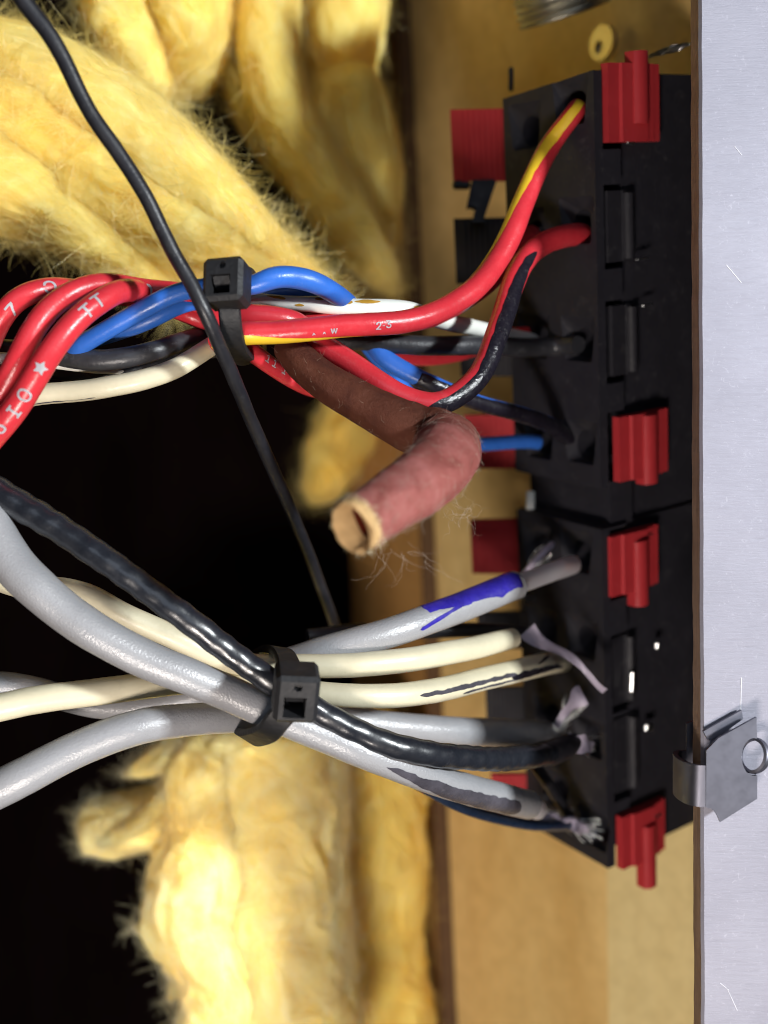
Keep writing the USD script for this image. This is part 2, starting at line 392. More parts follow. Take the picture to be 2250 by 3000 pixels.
def wire(name, label, pts, r, mat, cat="wire", group=None, parts=False, m=28, part="jacket", bumpf=None, step=0.0007):
    w = Wire(pts, r, bumpf=bumpf, step=step)
    if parts:
        w.path = thing(name, label, cat, w.c[-1], group)
        w.thing = w.path
        w.path = obj(part, w.mesh(m), mat, w.thing, smooth=50)
    else:
        w.path = obj(name, w.mesh(m), mat, smooth=50, label=label, cat=cat, group=group)
    return w


def box(c, size, axes=np.eye(3), bevel=0.0):
    """A box round c with side lengths along the columns of axes, its edges chamfered."""
    s = np.array(size) / 2
    if bevel > 0:
        pts = []
        for sx in (-1, 1):
            for sy in (-1, 1):
                for sz in (-1, 1):
                    for k in range(3):
                        q = s.copy() - bevel; q[k] = s[k]
                        pts.append(q * (sx, sy, sz))
        h = m3.Manifold.hull_points(np.array(pts)).to_mesh()
        v, f = h.vert_properties[:, :3], h.tri_verts
    else:
        b = trimesh.creation.box(size); v, f = b.vertices, b.faces
    v = v @ np.asarray(axes).T + c
    if np.linalg.det(np.asarray(axes)) < 0:
        f = f[:, ::-1]
    return trimesh.Trimesh(v, f, process=False)


def join(*ms):
    return trimesh.util.concatenate(list(ms))


def extrude(poly, h0, h1, origin, ax, ay, az):
    """Polygon (n, 2) in the plane of ax, ay through origin, extruded from h0 to h1 along az."""
    poly = np.asarray(poly, float)
    x_, y_ = poly.T
    if (x_ * np.roll(y_, -1) - y_ * np.roll(x_, -1)).sum() < 0:
        poly = poly[::-1]
    cs = m3.CrossSection([poly])
    mf = m3.Manifold.extrude(cs, h1 - h0)
    mm = mf.to_mesh()
    v = mm.vert_properties[:, :3] + [0, 0, h0]
    R = np.stack([ax, ay, az], 1)
    f = mm.tri_verts if np.linalg.det(R) > 0 else mm.tri_verts[:, ::-1]
    return trimesh.Trimesh(v @ R.T + origin, f, process=False)


# ================================================================== the setting
def grid(corners, n, disp=None):
    """Bilinear sheet through four points (tl, tr, br, bl)."""
    tl, tr, br, bl = map(np.array, corners)
    u, v = np.meshgrid(np.linspace(0, 1, n[0]), np.linspace(0, 1, n[1]))
    u, v = u[..., None], v[..., None]
    p = tl * (1 - u) * (1 - v) + tr * u * (1 - v) + br * u * v + bl * (1 - u) * v
    if disp is not None:
        p = p + disp(p)
    p = p.reshape(-1, 3)
    i, j = np.meshgrid(np.arange(n[1] - 1), np.arange(n[0] - 1), indexing="ij")
    A = i * n[0] + j
    q = np.stack([A, A + n[0], A + n[0] + 1, A + 1], -1).reshape(-1, 4)
    return trimesh.Trimesh(p, np.vstack([q[:, [0, 1, 2]], q[:, [0, 2, 3]]]), process=False)


ZN, ZC = -0.040, -0.125   # depth of the side wall at the panel and in the deep corner
W_TL, W_TR, W_BR, W_BL = P(1170, -500, ZC), P(2110, -500, ZN), P(2110, 3500, ZN - 0.036), P(1355, 3500, ZC)
obj("side_wall", grid((W_TL, W_TR, W_BR, W_BL), (60, 120), lambda p: (fbm(p * 120, 4, 3) - 0.5)[..., None] * np.array([-0.0012, 0, 0.0012])), "plywood", kind="structure", label="bare tan plywood side of the cabinet behind the terminals")
R_T, R_B = P(960, -500, -0.150), P(1085, 3500, -0.150)
obj("rear_board", grid((R_T, W_TL, W_BL, R_B), (12, 60), lambda p: (fbm(p * 90, 3, 5) - 0.5)[..., None] * np.array([0, 0, 0.001])), "rear_ply", kind="structure", label="brown board closing the cabinet beside the plywood corner")
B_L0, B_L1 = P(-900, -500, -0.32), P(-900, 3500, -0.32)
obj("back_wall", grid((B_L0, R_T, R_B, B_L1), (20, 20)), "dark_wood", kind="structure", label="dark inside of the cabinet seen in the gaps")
jd = (W_BL - W_TL) / np.linalg.norm(W_BL - W_TL)
jx = np.cross(jd, [0, 0, 1.0]); jx *= np.sign(jx[0]); jz = np.cross(jx, jd)
obj("corner_joint", box((W_TL + W_BL) / 2 + [-0.0012, 0, 0.0004], (0.0036, np.linalg.norm(W_BL - W_TL) * 0.98, 0.0022), np.stack([jx, jd, jz], 1), 0.0004), "joint_wood", kind="structure", label="dark brown strip along the joint in the corner of the cabinet")  # solid dark brown strip drawn for the dark gap along the corner
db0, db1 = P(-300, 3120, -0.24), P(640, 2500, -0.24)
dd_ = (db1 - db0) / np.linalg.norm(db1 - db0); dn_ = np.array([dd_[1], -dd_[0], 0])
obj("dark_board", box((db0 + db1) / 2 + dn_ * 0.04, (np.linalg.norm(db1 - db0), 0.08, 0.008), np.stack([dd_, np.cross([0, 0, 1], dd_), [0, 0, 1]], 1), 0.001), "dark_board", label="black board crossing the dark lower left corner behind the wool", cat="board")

def on_wall(px, py, out):
    d = P(px, py, -0.05) - CAMP
    n = np.cross(W_BR - W_BL, W_TL - W_BL); n /= np.linalg.norm(n); n *= np.sign(n[2])
    o = W_BL + n * out
    return CAMP + d * ((o - CAMP) @ n) / (d @ n), n


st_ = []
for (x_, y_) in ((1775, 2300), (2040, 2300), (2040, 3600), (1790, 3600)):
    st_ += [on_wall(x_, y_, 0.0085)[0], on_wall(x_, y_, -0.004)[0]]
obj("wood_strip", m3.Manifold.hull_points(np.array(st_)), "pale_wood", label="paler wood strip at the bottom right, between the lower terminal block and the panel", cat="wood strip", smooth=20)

# ------------------------------------------------------------------ aluminium panel with hardboard backing
EX0, EX1 = P(2046, -600, 0.0)[0], P(2058, 3600, 0.0)[0]
pan = thing("aluminium_panel", "large pale brushed aluminium panel with hardboard backing along the right edge", "panel", (0.06, 0, -0.004))
Y0, Y1 = 0.105, -0.105
ch = 0.0004
tl = 0.0006
prof = lambda ex: [(ex, -tl), (ex, -ch), (ex + ch, 0.0), (0.16, 0.0), (0.16, -tl)]
ys = np.linspace(Y0, Y1, 160)
vs = []
for y in ys:
    ex = EX0 + (EX1 - EX0) * (Y0 - y) / (Y0 - Y1) + 0.00025 * (fbm(np.array([[y * 150, 2, 1]]), 4)[0] - 0.5)
    vs.append([(x, y, z) for x, z in prof(ex)])
vs = np.array(vs); k = 5
fs = []
for i in range(len(ys) - 1):
    for j in range(k):
        a, b = i * k + j, i * k + (j + 1) % k
        fs += [[a, a + k, b + k], [a, b + k, b]]
fs += [[0, j, j + 1] for j in range(1, k - 1)]
obj("sheet", trimesh.Trimesh(vs.reshape(-1, 3), np.array(fs)[:, ::-1], process=False), "aluminium", pan, smooth=20)
vs = []
for y in ys:
    ex = EX0 + (EX1 - EX0) * (Y0 - y) / (Y0 - Y1) + 0.0001 + 0.0003 * (fbm(np.array([[y * 260, 5, 1]]), 4)[0] - 0.5)
    vs.append([(ex, y, -tl - 0.00002), (0.16, y, -tl - 0.00002), (0.16, y, -0.0052), (ex, y, -0.0052)])
vs = np.array(vs); k = 4; fs = []
for i in range(len(ys) - 1):
    for j in range(k):
        a, b = i * k + j, i * k + (j + 1) % k
        fs += [[a, b, b + k], [a, b + k, a + k]]
obj("backing_board", trimesh.Trimesh(vs.reshape(-1, 3), np.array(fs)[:, ::-1], process=False), "hardboard", pan, smooth=20)
# scratches and lint on the sheet
for (x0, y0, x1, y1, wd) in ((2172, 1985, 2170, 2085, 0.00008), (2128, 776, 2172, 828, 0.00009), (2152, 428, 2174, 455, 0.00007), (2130, 2895, 2160, 2960, 0.00006), (2135, 2900, 2110, 2880, 0.00006)):
    p0, p1 = P(x0, y0, 0.00002), P(x1, y1, 0.00002)
    d = (p1 - p0) / np.linalg.norm(p1 - p0)
    obj("scratch", box((p0 + p1) / 2, (np.linalg.norm(p1 - p0), wd, 0.00005), np.stack([d, np.cross([0, 0, 1], d), [0, 0, 1]], 1)), "scratch_white", pan)

# ================================================================== terminal blocks
BT, BB = P(1738, 205, -0.018), P(1782, 2545, -0.050)
ev = (BB - BT); LEN = np.linalg.norm(ev); ev /= LEN
A0 = P(1472, 275, -0.037) - BT
eu = A0 - ev * (A0 @ ev); WID = np.linalg.norm(eu); eu /= WID      # across the hole face, away from the panel
C0 = P(2025, 200, -0.0305) - BT
ew = C0 - ev * (C0 @ ev); WR = np.linalg.norm(ew); ew /= WR          # across the lever face, towards the panel
nh = np.cross(ev, eu); nh *= np.sign(nh[2])                            # out of the hole face
nr = np.cross(ev, ew); nr *= np.sign(nr[2])                            # out of the lever face


def hole_pt(px, py, out=0.0):
    """Where the line of sight through px, py meets the hole face (pushed out by out m)."""
    d = P(px, py, -0.05) - CAMP
    o = BT + nh * out
    return CAMP + d * ((o - CAMP) @ nh) / (d @ nh)


def hz(px, py, out=0.0):
    return hole_pt(px, py, out)[2] * 1000


def uv_of(px, py):
    q = hole_pt(px, py) - BT
    return q @ eu, q @ ev


# cross section in (eu-ish) 3-D: hole face, lever face, then back to the wall
def section():
    # coordinates along eu and ew are oblique; use an orthonormal pair g (in the section plane) instead
    g1 = eu; g2 = np.cross(ev, eu)
    to2 = lambda p: np.array([p @ g1, p @ g2])
    b = np.zeros(2); a = to2(eu * WID); c = to2(ew * WR)
    p1 = to2(ew * 0.0058); p2 = to2(ew * 0.0066 - nr * 0.0016)
    c = to2(ew * (WR + 0.012) - nr * 0.0016); c2 = to2(ew * (WR + 0.012) - nr * 0.008)
    a2 = to2(eu * WID - nh * 0.012 - eu * 0.002)
    return g1, g2, [b, a, a2, c2, c, p2, p1]


G1, G2, POLY = section()


def block(s0, s1, label, holes, levers, name="terminal_block"):
    """One spring-clip block between s0 and s1 along the row."""
    mid = BT + ev * (s0 + s1) / 2 - nh * 0.01
    path = thing(name, label, "terminal block", mid)
    body = extrude(POLY, s0, s1, BT, G1, G2, ev)
    mf = m3.Manifold(m3.Mesh(body.vertices.astype(np.float32), body.faces.astype(np.uint32)))
    if mf.volume() < 0 or mf.is_empty():
        mf = m3.Manifold(m3.Mesh(body.vertices.astype(np.float32), body.faces[:, ::-1].astype(np.uint32)))

    def hull(pts):
        return m3.Manifold.hull_points(np.array(pts))
    F = lambda u, v, d: BT + eu * u + ev * v + nh * d      # on the hole face
    for (u, v) in holes:
        hw, up, dn = 0.0047, 0.0052, 0.0030
        pts = [F(u + sx * hw, v - up, 0.0004) for sx in (-1, 1)] + [F(u + sx * hw * 0.75, v + dn, 0.0004) for sx in (-1, 1)]
        ring = [F(u + 0.0027 * math.cos(t), v + 0.0027 * math.sin(t), -0.0016) for t in np.linspace(0, 2 * np.pi, 18)[:-1]]
        mf -= hull(pts + ring)
        t = np.linspace(0, 2 * np.pi, 22)[:-1]
        mf -= hull([F(u + 0.0026 * math.cos(x), v + 0.0026 * math.sin(x), d) for x in t for d in (0.001, -0.0105)])
    R = lambda w, v, d: BT + ew * w + ev * v + nr * d
    for (v0, v1, *_) in levers["right"]:
        pts = [R(w, v, d) for w in (0.0018, 0.0075) for v in (v0, v1) for d in (0.002, -0.0052)]
        mf -= hull(pts)
    if s0 == 0.0:
        n_ = np.cross(hole_pt(1472, 290) - BT, nh); n_ /= np.linalg.norm(n_); n_ *= np.sign(n_ @ ev)
        mf = mf.trim_by_plane(n_, float(n_ @ BT))
    obj("body", mf, "block_plastic", path, smooth=20)
    return path, F, R


def lever(path, R, v0, v1, w0, w1, mat, ridge=None, lift=0.0, tilt=0.0, rx=0.55, ribs=0):
    """A finger lever: stepped plate with a raised rib that may run out past one end. ridge = (v start, v end)."""
    wd = w1 - w0
    c = rx
    prof = [(0, 0), (0, 0.0016), (wd * 0.20, 0.0016), (wd * 0.22, 0.0021), (wd * (c - 0.17), 0.0021), (wd * (c - 0.15), 0.0022), (wd * (c + 0.15), 0.0022), (wd * (c + 0.17), 0.0017), (wd * 0.86, 0.0017), (wd * 0.88, 0.0013), (wd, 0.0013), (wd, 0)]
    o = R(w0, 0, lift)
    plate = extrude(prof, v0, v1, o, ew, nr, ev)
    parts = [plate]
    if ridge:
        rw = wd * 0.145
        pr = [(wd * c + rw * math.cos(t), 0.0018 + 0.0013 * math.sin(t)) for t in np.linspace(0, np.pi, 9)]
        pr = [(wd * c + rw, 0.0004)] + pr + [(wd * c - rw, 0.0004)]
        parts.append(extrude(pr, ridge[0], ridge[1], o + nr * 0.00012, ew, nr, ev))
    return obj("lever", join(*parts), mat, path, smooth=25)


def vpos(px, py):
    """Position along the row of a point of the lever face seen at px, py."""
    d = P(px, py, -0.05) - CAMP
    q = CAMP + d * ((BT - CAMP) @ nr) / (d @ nr) - BT
    return q @ ev


def wpos(px, py):
    d = P(px, py, -0.05) - CAMP
    q = CAMP + d * ((BT - CAMP) @ nr) / (d @ nr) - BT
    return q @ ew


# lever face: (top y, bottom y, left x, right x, colour, rib top y, rib bottom y)
RIGHT1 = [(185, 418, 1772, 1925, "red_lever", 150, 365), (560, 772, 1770, 1870, "black_lever", None, None), (900, 1108, 1785, 1880, "black_lever", None, None), (1222, 1412, 1806, 1950, "red_lever", 1228, 1432)]
RIGHT2 = [(1572, 1748, 1782, 1922, "red_lever", 1600, 1792), (1880, 2080, 1790, 1870, "black_lever", None, None), (2120, 2340, 1795, 1880, "black_lever", None, None), (2392, 2545, 1815, 1942, "red_lever", 2440, 2622)]
HOLES1 = [(1538, 385), (1670, 312), (1552, 690), (1690, 662), (1565, 1000), (1694, 1008), (1578, 1296), (1700, 1308)]
HOLES2 = [(1573, 1608), (1688, 1628), (1590, 1850), (1705, 1880), (1605, 2108), (1725, 2170), (1625, 2325), (1740, 2440)]
LEFT1 = [(322, 525, 1322, 1472, "red_lever"), (640, 828, 1332, 1480, "black_lever"), (1020, 1100, 1350, 1490, "black_lever"), (1214, 1372, 1360, 1502, "red_lever")]
LEFT2 = [(1520, 1682, 1380, 1516, "red_lever"), (1790, 1900, 1400, 1530, "black_lever"), (2010, 2160, 1425, 1545, "black_lever"), (2262, 2350, 1440, 1580, "red_lever")]

v_end1 = vpos(1762, 1432)
v_beg2 = vpos(1765, 1552)
for (sa, sb, holes, right, left, label) in (
        (0.0, v_end1, HOLES1, RIGHT1, LEFT1, "upper black spring terminal block taking the red, white and blue wires"),
        (v_beg2, LEN, HOLES2, RIGHT2, LEFT2, "lower black spring terminal block taking the grey and cream cables")):
    rr = []
    for (ya, yb, xa, xb, mt, *_) in right:
        rr.append((vpos(xa, ya) - 0.001, vpos(xa, yb) + 0.001))
    path, F, R = block(sa, sb, label, [uv_of(*h) for h in holes], {"right": rr})
    for (ya, yb, xa, xb, mt, ra, rb) in right:
        lf = -0.0008 if mt == "red_lever" else -0.0030
        rd = (vpos(xa, ra), vpos(xa, rb)) if ra else None
        if rd is None:
            rd = (vpos(xa, ya) + 0.0004, vpos(xa, yb) - 0.0004)
        lever(path, R, vpos(xa, ya), vpos(xa, yb), wpos(xa, (ya + yb) / 2), wpos(xb, (ya + yb) / 2), mt, rd, lf, rx=0.55 if mt == "red_lever" else 0.8)
    # levers seen on the far side, standing out beyond the hole face
    for (ya, yb, xa, xb, mt) in left:
        zl = hz(xb, (ya + yb) / 2) / 1000 - 0.003
        a, b, c = P(xa, yb, zl - 0.004), P(xb + 12, yb, zl), P(xa, ya, zl - 0.004)
        lx = (b - a); lw = np.linalg.norm(lx); lx /= lw
        ly = ev
        ln = np.cross(lx, ly); ln *= np.sign(ln[2])
        hgt = np.linalg.norm(c - a)
        prof = [(0, 0)]
        nrib = 8
        prof += [(0, 0.0006), (lw * 0.02, 0.0012)]
        for i in range(nrib):
            x0, x1 = lw * (0.18 + 0.8 * i / nrib), lw * (0.18 + 0.8 * (i + 0.6) / nrib)
            prof += [(x0, 0.0012 if i else 0.0012), (x0 + 0.0001, 0.0014), (x1, 0.0014), (x1 + 0.0001, 0.0012)]
        prof += [(lw, 0.0012), (lw, 0)]
        obj("lever", extrude(prof, 0, hgt, c, lx, ln, ly), mt, path, smooth=20)
    # contact springs glinting at the lever roots
    if sa == 0.0:
        gl = [(1846, 416, 34, 14, 8), (1880, 758, 52, 6, -4), (1893, 893, 44, 5, -4), (1884, 1217, 50, 12, -3)]
    else:
        gl = [(1893, 1567, 48, 10, -6), (1850, 1997, 12, 62, 4), (1925, 1890, 16, 22, 0), (1900, 2130, 34, 20, 10), (1925, 2388, 30, 12, 0)]
    for (gx, gy, gw, gh, rot) in gl:
        d = P(gx, gy, -0.05) - CAMP
        o = BT + nr * 0.0006
        q = CAMP + d * ((o - CAMP) @ nr) / (d @ nr)
        k = upx(q[2]); c, s = math.cos(math.radians(rot)), math.sin(math.radians(rot))
        ax = ew * c + ev * s; ay = np.cross(nr, ax)
        obj("contact_spring", box(q, (gw * k, gh * k, 0.0008), np.stack([ax, ay, nr], 1), 0.0002), "spring_steel", path)
# copper strand and clip arm of the blocks
zc = -0.058
# hooked clip arm in the gap between the first two far-side levers
hook = [(1382, 532), (1455, 530), (1418, 640), (1420, 655), (1382, 655), (1392, 612), (1374, 606), (1366, 612), (1370, 590)]
zk = -0.046
hm = extrude([P(x, y, zk)[:2] for x, y in hook], -0.0012, 0.0012, np.array([0, 0, zk]), np.array([1., 0, 0]), np.array([0, 1., 0]), np.array([0, 0, 1.]))
obj("clip_arm", hm, "black_lever", "/World/terminal_block", smooth=20)
obj("clip_arm", box(P(1352, 542, zk - 0.002), (0.0032, 0.0014, 0.002), np.eye(3), 0.0004), "black_lever", "/World/terminal_block")
obj("clip_arm", box(P(1497, 232, -0.044), (0.0009, 0.0042, 0.0012), np.eye(3), 0.0003), "black_lever", "/World/terminal_block")
# dark filler block and white post between the two terminal blocks
sp = thing("spacer_post", "black rounded spacer with a pale pin between the two terminal blocks", "spacer", P(1700, 1500, -0.05))
cy = extrude([(q @ np.array([1, 0]), q @ np.array([0, 1])) for q in [np.array(p) * 0.93 for p in POLY]], v_end1 - 0.0005, v_beg2 + 0.0005, BT - nh * 0.003 - nr * 0.001, G1, G2, ev)
obj("spacer_body", cy, "block_plastic", sp, smooth=20)
zp = hz(1553, 1440) / 1000 - 0.0015
obj("pin", trimesh.creation.capsule(height=float(52 * upx(zp)), radius=float(13 * upx(zp)), transform=trimesh.transformations.translation_matrix(P(1554, 1466, zp)) @ trimesh.transformations.rotation_matrix(math.pi / 2, [1, 0, 0])), "white_pvc", sp)

# ------------------------------------------------------------------ hardware on the side wall


def wall_z(px, py, out=0.0):
    """Depth at which the line of sight meets the side wall."""
    best = None
    d = P(px, py, -0.05) - CAMP
    n = np.cross(W_TR - W_TL, W_BL - W_TL); n /= np.linalg.norm(n); n *= np.sign(n[2])
    q = CAMP + d * ((W_TL + n * out - CAMP) @ n) / (d @ n)
    return q, n


q, wn = wall_z(1775, 128, 0.0012)
wy = np.array([0, 1.0, 0]) - wn * wn[1]; wy /= np.linalg.norm(wy); wx = np.cross(wy, wn)
bolt = thing("socket_bolt", "round bolt head with a hexagon socket on the wood above the upper terminal block", "bolt", q)
rb = 50 * upx(q[2])
TA = np.linspace(0, 2 * np.pi, 41)[:-1]
head = [(rb * math.cos(t), rb * 1.02 * math.sin(t)) for t in TA]
hexo = [(-0.2 * rb + 0.40 * rb * math.cos(t), -0.2 * rb + 0.42 * rb * math.sin(t)) for t in np.linspace(0, 2 * np.pi, 7)[:-1] + math.pi / 6]
mf = m3.Manifold.extrude(m3.CrossSection([np.array(head)]), 0.0013) - m3.Manifold.extrude(m3.CrossSection([np.array(hexo)]), 0.01).translate((0, 0, 0.0003))
mm = mf.to_mesh(); R3 = np.stack([wx, wy, wn], 1)
obj("head", trimesh.Trimesh(mm.vert_properties[:, :3] @ R3.T + q, mm.tri_verts, process=False), "bolt_metal", bolt, smooth=30)
# threaded stud poking in at the top edge
q2, _ = wall_z(1640, -60, 0.004)
stud = thing("threaded_stud", "dark ridged threaded fitting cut off by the top edge", "stud", q2)
prof = []
for i in range(60):
    prof.append((0.0085 + 0.0003 * math.sin(i * 1.0), -0.004 + i * 0.00022))
th = trimesh.creation.revolve(np.array([(0, -0.004)] + prof + [(0, -0.004 + 59 * 0.00022)]), sections=48)
dirv = np.array([-0.3, 0.88, 0.36]); dirv /= np.linalg.norm(dirv)
T = trimesh.geometry.align_vectors([0, 0, 1], dirv); T[:3, 3] = P(1640, -20, -0.052)
th.apply_transform(T)
obj("thread", th, "dark_steel", stud, smooth=30)
# torn foil at the end of the upper block
def crumpled(p0, p1, wd, n=26, m=6, amp=0.0006, seed=3, nrm=np.array([0, 0, 1.0])):
    p0, p1 = np.array(p0), np.array(p1)
    u, v = np.meshgrid(np.linspace(0, 1, n), np.linspace(-0.5, 0.5, m))
    side = np.cross(nrm, p1 - p0); side /= np.linalg.norm(side)
    wprof = (np.interp(u, [0, .3, .6, 1], wd) if np.ndim(wd) else wd)
    p = p0 + (p1 - p0) * u[..., None] + side * (v * wprof)[..., None]
    k = np.stack([u * 9, v * 4, np.full_like(u, seed)], -1)
    p = p + nrm * ((fbm(k, 3, seed) - 0.5) * 2 * amp)[..., None] + side * ((fbm(k + 9, 3, seed + 2) - 0.5) * amp)[..., None]
    i, j = np.meshgrid(np.arange(m - 1), np.arange(n - 1), indexing="ij")
    A = i * n + j
    qd = np.stack([A, A + 1, A + n + 1, A + n], -1).reshape(-1, 4)
    f = np.vstack([qd[:, [0, 1, 2]], qd[:, [0, 2, 3]]])
    pts = p.reshape(-1, 3)
    nn = len(pts)
    off = nrm * 0.00006
    return trimesh.Trimesh(np.vstack([pts, pts - off]), np.vstack([f, f[:, ::-1] + nn]), process=False)


zf = -0.026
obj("torn_foil", crumpled(P(1890, 168, zf - 0.004), P(2024, 128, zf + 0.001), (0.0004, 0.0009, 0.0013, 0.0004), seed=4, amp=0.0003), "bright_foil", label="torn scrap of shiny foil between the wood and the top of the upper terminal block", cat="foil", smooth=True)

# ------------------------------------------------------------------ U-nut clip on the panel edge
un = thing("clip_nut", "zinc U-shaped clip nut gripping the panel's left edge", "clip nut", P(2100, 2250, 0.001))
ZL = 0.0027
leaf = [(2066, 2196), (2101, 2160), (2212, 2099), (2214, 2160)]
cx, cyy, ra, rbb = 2205, 2215, 36, 55
leaf += [(cx + ra * math.cos(t) * 1.0, cyy + rbb * math.sin(t)) for t in np.linspace(-1.35, -2 * np.pi + 1.35, 22)]
leaf += [(2214, 2269), (2214, 2337), (2106, 2405), (2099, 2388), (2090, 2374), (2080, 2366), (2064, 2362)]
lm = extrude([P(x, y, ZL)[:2] for x, y in leaf], 0, 0.0007, np.array([0, 0, ZL]), np.array([1., 0, 0]), np.array([0, 1., 0]), np.array([0, 0, 1.]))
fl_ = obj("front_leaf", lm, "zinc", un, smooth=20)
# the bend: from the front leaf round the edge to the back leaf
xe = P(2064, 2280, ZL)[0]
arc = []
zb0, zb1 = ZL + 0.00035, -0.0080
cz, rz2, rx2 = (zb0 + zb1) / 2, (zb0 - zb1) / 2, 0.0025
for t in np.linspace(np.pi / 2, 3 * np.pi / 2, 22):
    arc.append((xe + rx2 * math.cos(t) * (abs(math.cos(t)) ** -0.35 if abs(math.cos(t)) > 0.05 else 1), cz + rz2 * math.sin(t)))
outer, inner = np.array(arc), None
nrm2 = np.gradient(outer, axis=0); nrm2 = np.stack([nrm2[:, 1], -nrm2[:, 0]], 1); nrm2 /= np.linalg.norm(nrm2, axis=1, keepdims=True)
prof = np.vstack([outer + nrm2 * 0.00035, (outer - nrm2 * 0.00035)[::-1]])
ytop, ybot = P(2050, 2240, ZL)[1], P(2050, 2361, ZL)[1]
bend = extrude(prof, ybot, ytop, np.zeros(3), np.array([1., 0, 0]), np.array([0, 0, 1.]), np.array([0, 1., 0]))
obj("bend", bend, "zinc", un, smooth=40)
back = extrude([(xe, ybot), (xe, ytop + 0.004), (xe + 0.012, ytop + 0.009), (xe + 0.012, ybot)], 0, 0.0007, np.array([0, 0, zb1 - 0.00035]), np.array([1., 0, 0]), np.array([0, 1., 0]), np.array([0, 0, 1.]))
obj("back_leaf", back, "zinc", un, smooth=20)
# raised tongue above the leaf (upper slanted tab, seen behind)
tab = [(2060, 2142), (2100, 2120), (2172, 2080), (2176, 2106), (2103, 2158), (2072, 2166)]
obj("rear_tab", extrude([P(x, y, 0.0010)[:2] for x, y in tab], 0, 0.0008, np.array([0, 0, 0.0004]), np.array([1., 0, 0]), np.array([0, 1., 0]), np.array([0, 0, 1.])), "zinc", un, smooth=20)
bc = P(2206, 2213, 0.0022)
prof = [(0.0021, -0.0006), (0.0025, -0.0006)] + [(0.0025 + 0.00008 * (i % 2), -0.0005 + i * 0.00022) for i in range(6)] + [(0.0022, 0.00075)]
prof += [(0.0022 - 0.00012 * (i % 2), 0.0006 - i * 0.0002) for i in range(6)] + [(0.0021, -0.0006)]
br = trimesh.creation.revolve(np.array(prof), sections=44)
br.apply_transform(trimesh.transformations.rotation_matrix(math.radians(-52), [0.30, 1, 0]))
br.apply_translation(bc)
obj("threaded_barrel", br, "zinc", fl_, smooth=30)

# ================================================================== upper bundle of wires
lead = thing("black_lead", "thin black lead crossing the whole bundle diagonally in front, from the top left", "wire", P(600, 900, 0.006))
wl = Wire([(20, -80, 18, 27), (68, 0, 17), (136, 90, 16), (194, 190, 15), (253, 307, 14), (325, 416, 13), (393, 520, 12), (452, 624, 11), (511, 745, 10), (554, 818, 9.5), (598, 906, 9), (641, 1007, 6), (688, 1116, 1), (731, 1221, -6), (868, 1532, -26), (960, 1775, -42), (1010, 1910, -52)], [29, 27, 25, 24, 23, 23, 22.5, 22, 22, 22, 22, 21.5, 21, 20, 18, 16, 15])
obj("jacket", wl.mesh(28), "thin_black_pvc", lead, smooth=50)

gR = None
R1 = wire("red_wire", "red wire marked 7 and C arching out of the left edge", [(-60, 1075, 0), (-25, 985, 1), (10, 920, 2), (60, 873, 2), (145, 846, 0), (225, 850, -4), (320, 860, -8), (450, 880, -9), (600, 900, -8)], [36, 36, 35, 34, 33, 32, 30, 29, 29], "red_pvc", parts=True)
R2 = wire("red_wire", "red wire curving over the first, second of the three leaving at left", [(-60, 1260, 4), (-7, 1166, 5), (22, 1116, 6), (61, 1039, 7), (98, 967, 7), (145, 906, 6), (203, 862, 5), (271, 836, 3), (330, 832, 1), (395, 843, -1), (470, 851, -2), (530, 858, -3), (600, 890, -6), (680, 925, -6)], [37, 37, 37, 36, 35, 35, 34, 33, 32, 31, 29, 28, 28, 28], "red_pvc", parts=True)
R3 = wire("red_wire", "red wire with white lettering, lowest of the three curling away at left", [(-60, 1330, 5), (-11, 1268, 7), (22, 1228, 8), (72, 1155, 9), (119, 1077, 10), (163, 1010, 10), (217, 945, 9), (282, 890, 7), (344, 857, 4), (400, 855, 0), (470, 880, -5), (540, 915, -8), (640, 950, -8)], [39, 39, 39, 38, 38, 37, 36, 36, 35, 34, 31, 29, 29], "red_pvc", parts=True)
h = 0.00180
for txt, (x, y), ang, rot in (("7", (22, 900), 18, 0), ("C", (140, 846), -8, 180), ):
    obj("print", R1.print_on(txt, R1.s_at_px(x, y), ang, h, rot), "print_white", R1.path, smooth=False)
obj("print", R2.print_on("C", R2.s_at_px(430, 850), 8, h, 180), "print_white", R2.path, smooth=False)
obj("print", R2.print_on(".", R2.s_at_px(470, 851), 10, h, 180), "print_white", R2.path, smooth=False)
obj("print", R2.print_on("o", R2.s_at_px(510, 852), -15, h, 180), "print_white", R2.path, smooth=False)
star = trimesh.creation.extrude_polygon(__import__("shapely").geometry.Polygon([(0.00095 * (1 if i % 2 == 0 else 0.5) * math.cos(i * math.pi / 5), 0.0011 * (1 if i % 2 == 0 else 0.5) * math.sin(i * math.pi / 5)) for i in range(10)]), 0.00002)
for txt, (x, y), ang in (("6", (18, 1240), -5), ("I", (45, 1203), 2), ("O", (78, 1150), 0), ("T", (245, 930), 0), ("T", (285, 898), -8)):
    obj("print", R3.print_on(txt, R3.s_at_px(x, y), ang, h * 1.05, 0), "print_white", R3.path, smooth=False)
obj("print", R3.print_on(star, R3.s_at_px(120, 1078), 0, h), "print_white", R3.path, smooth=False)

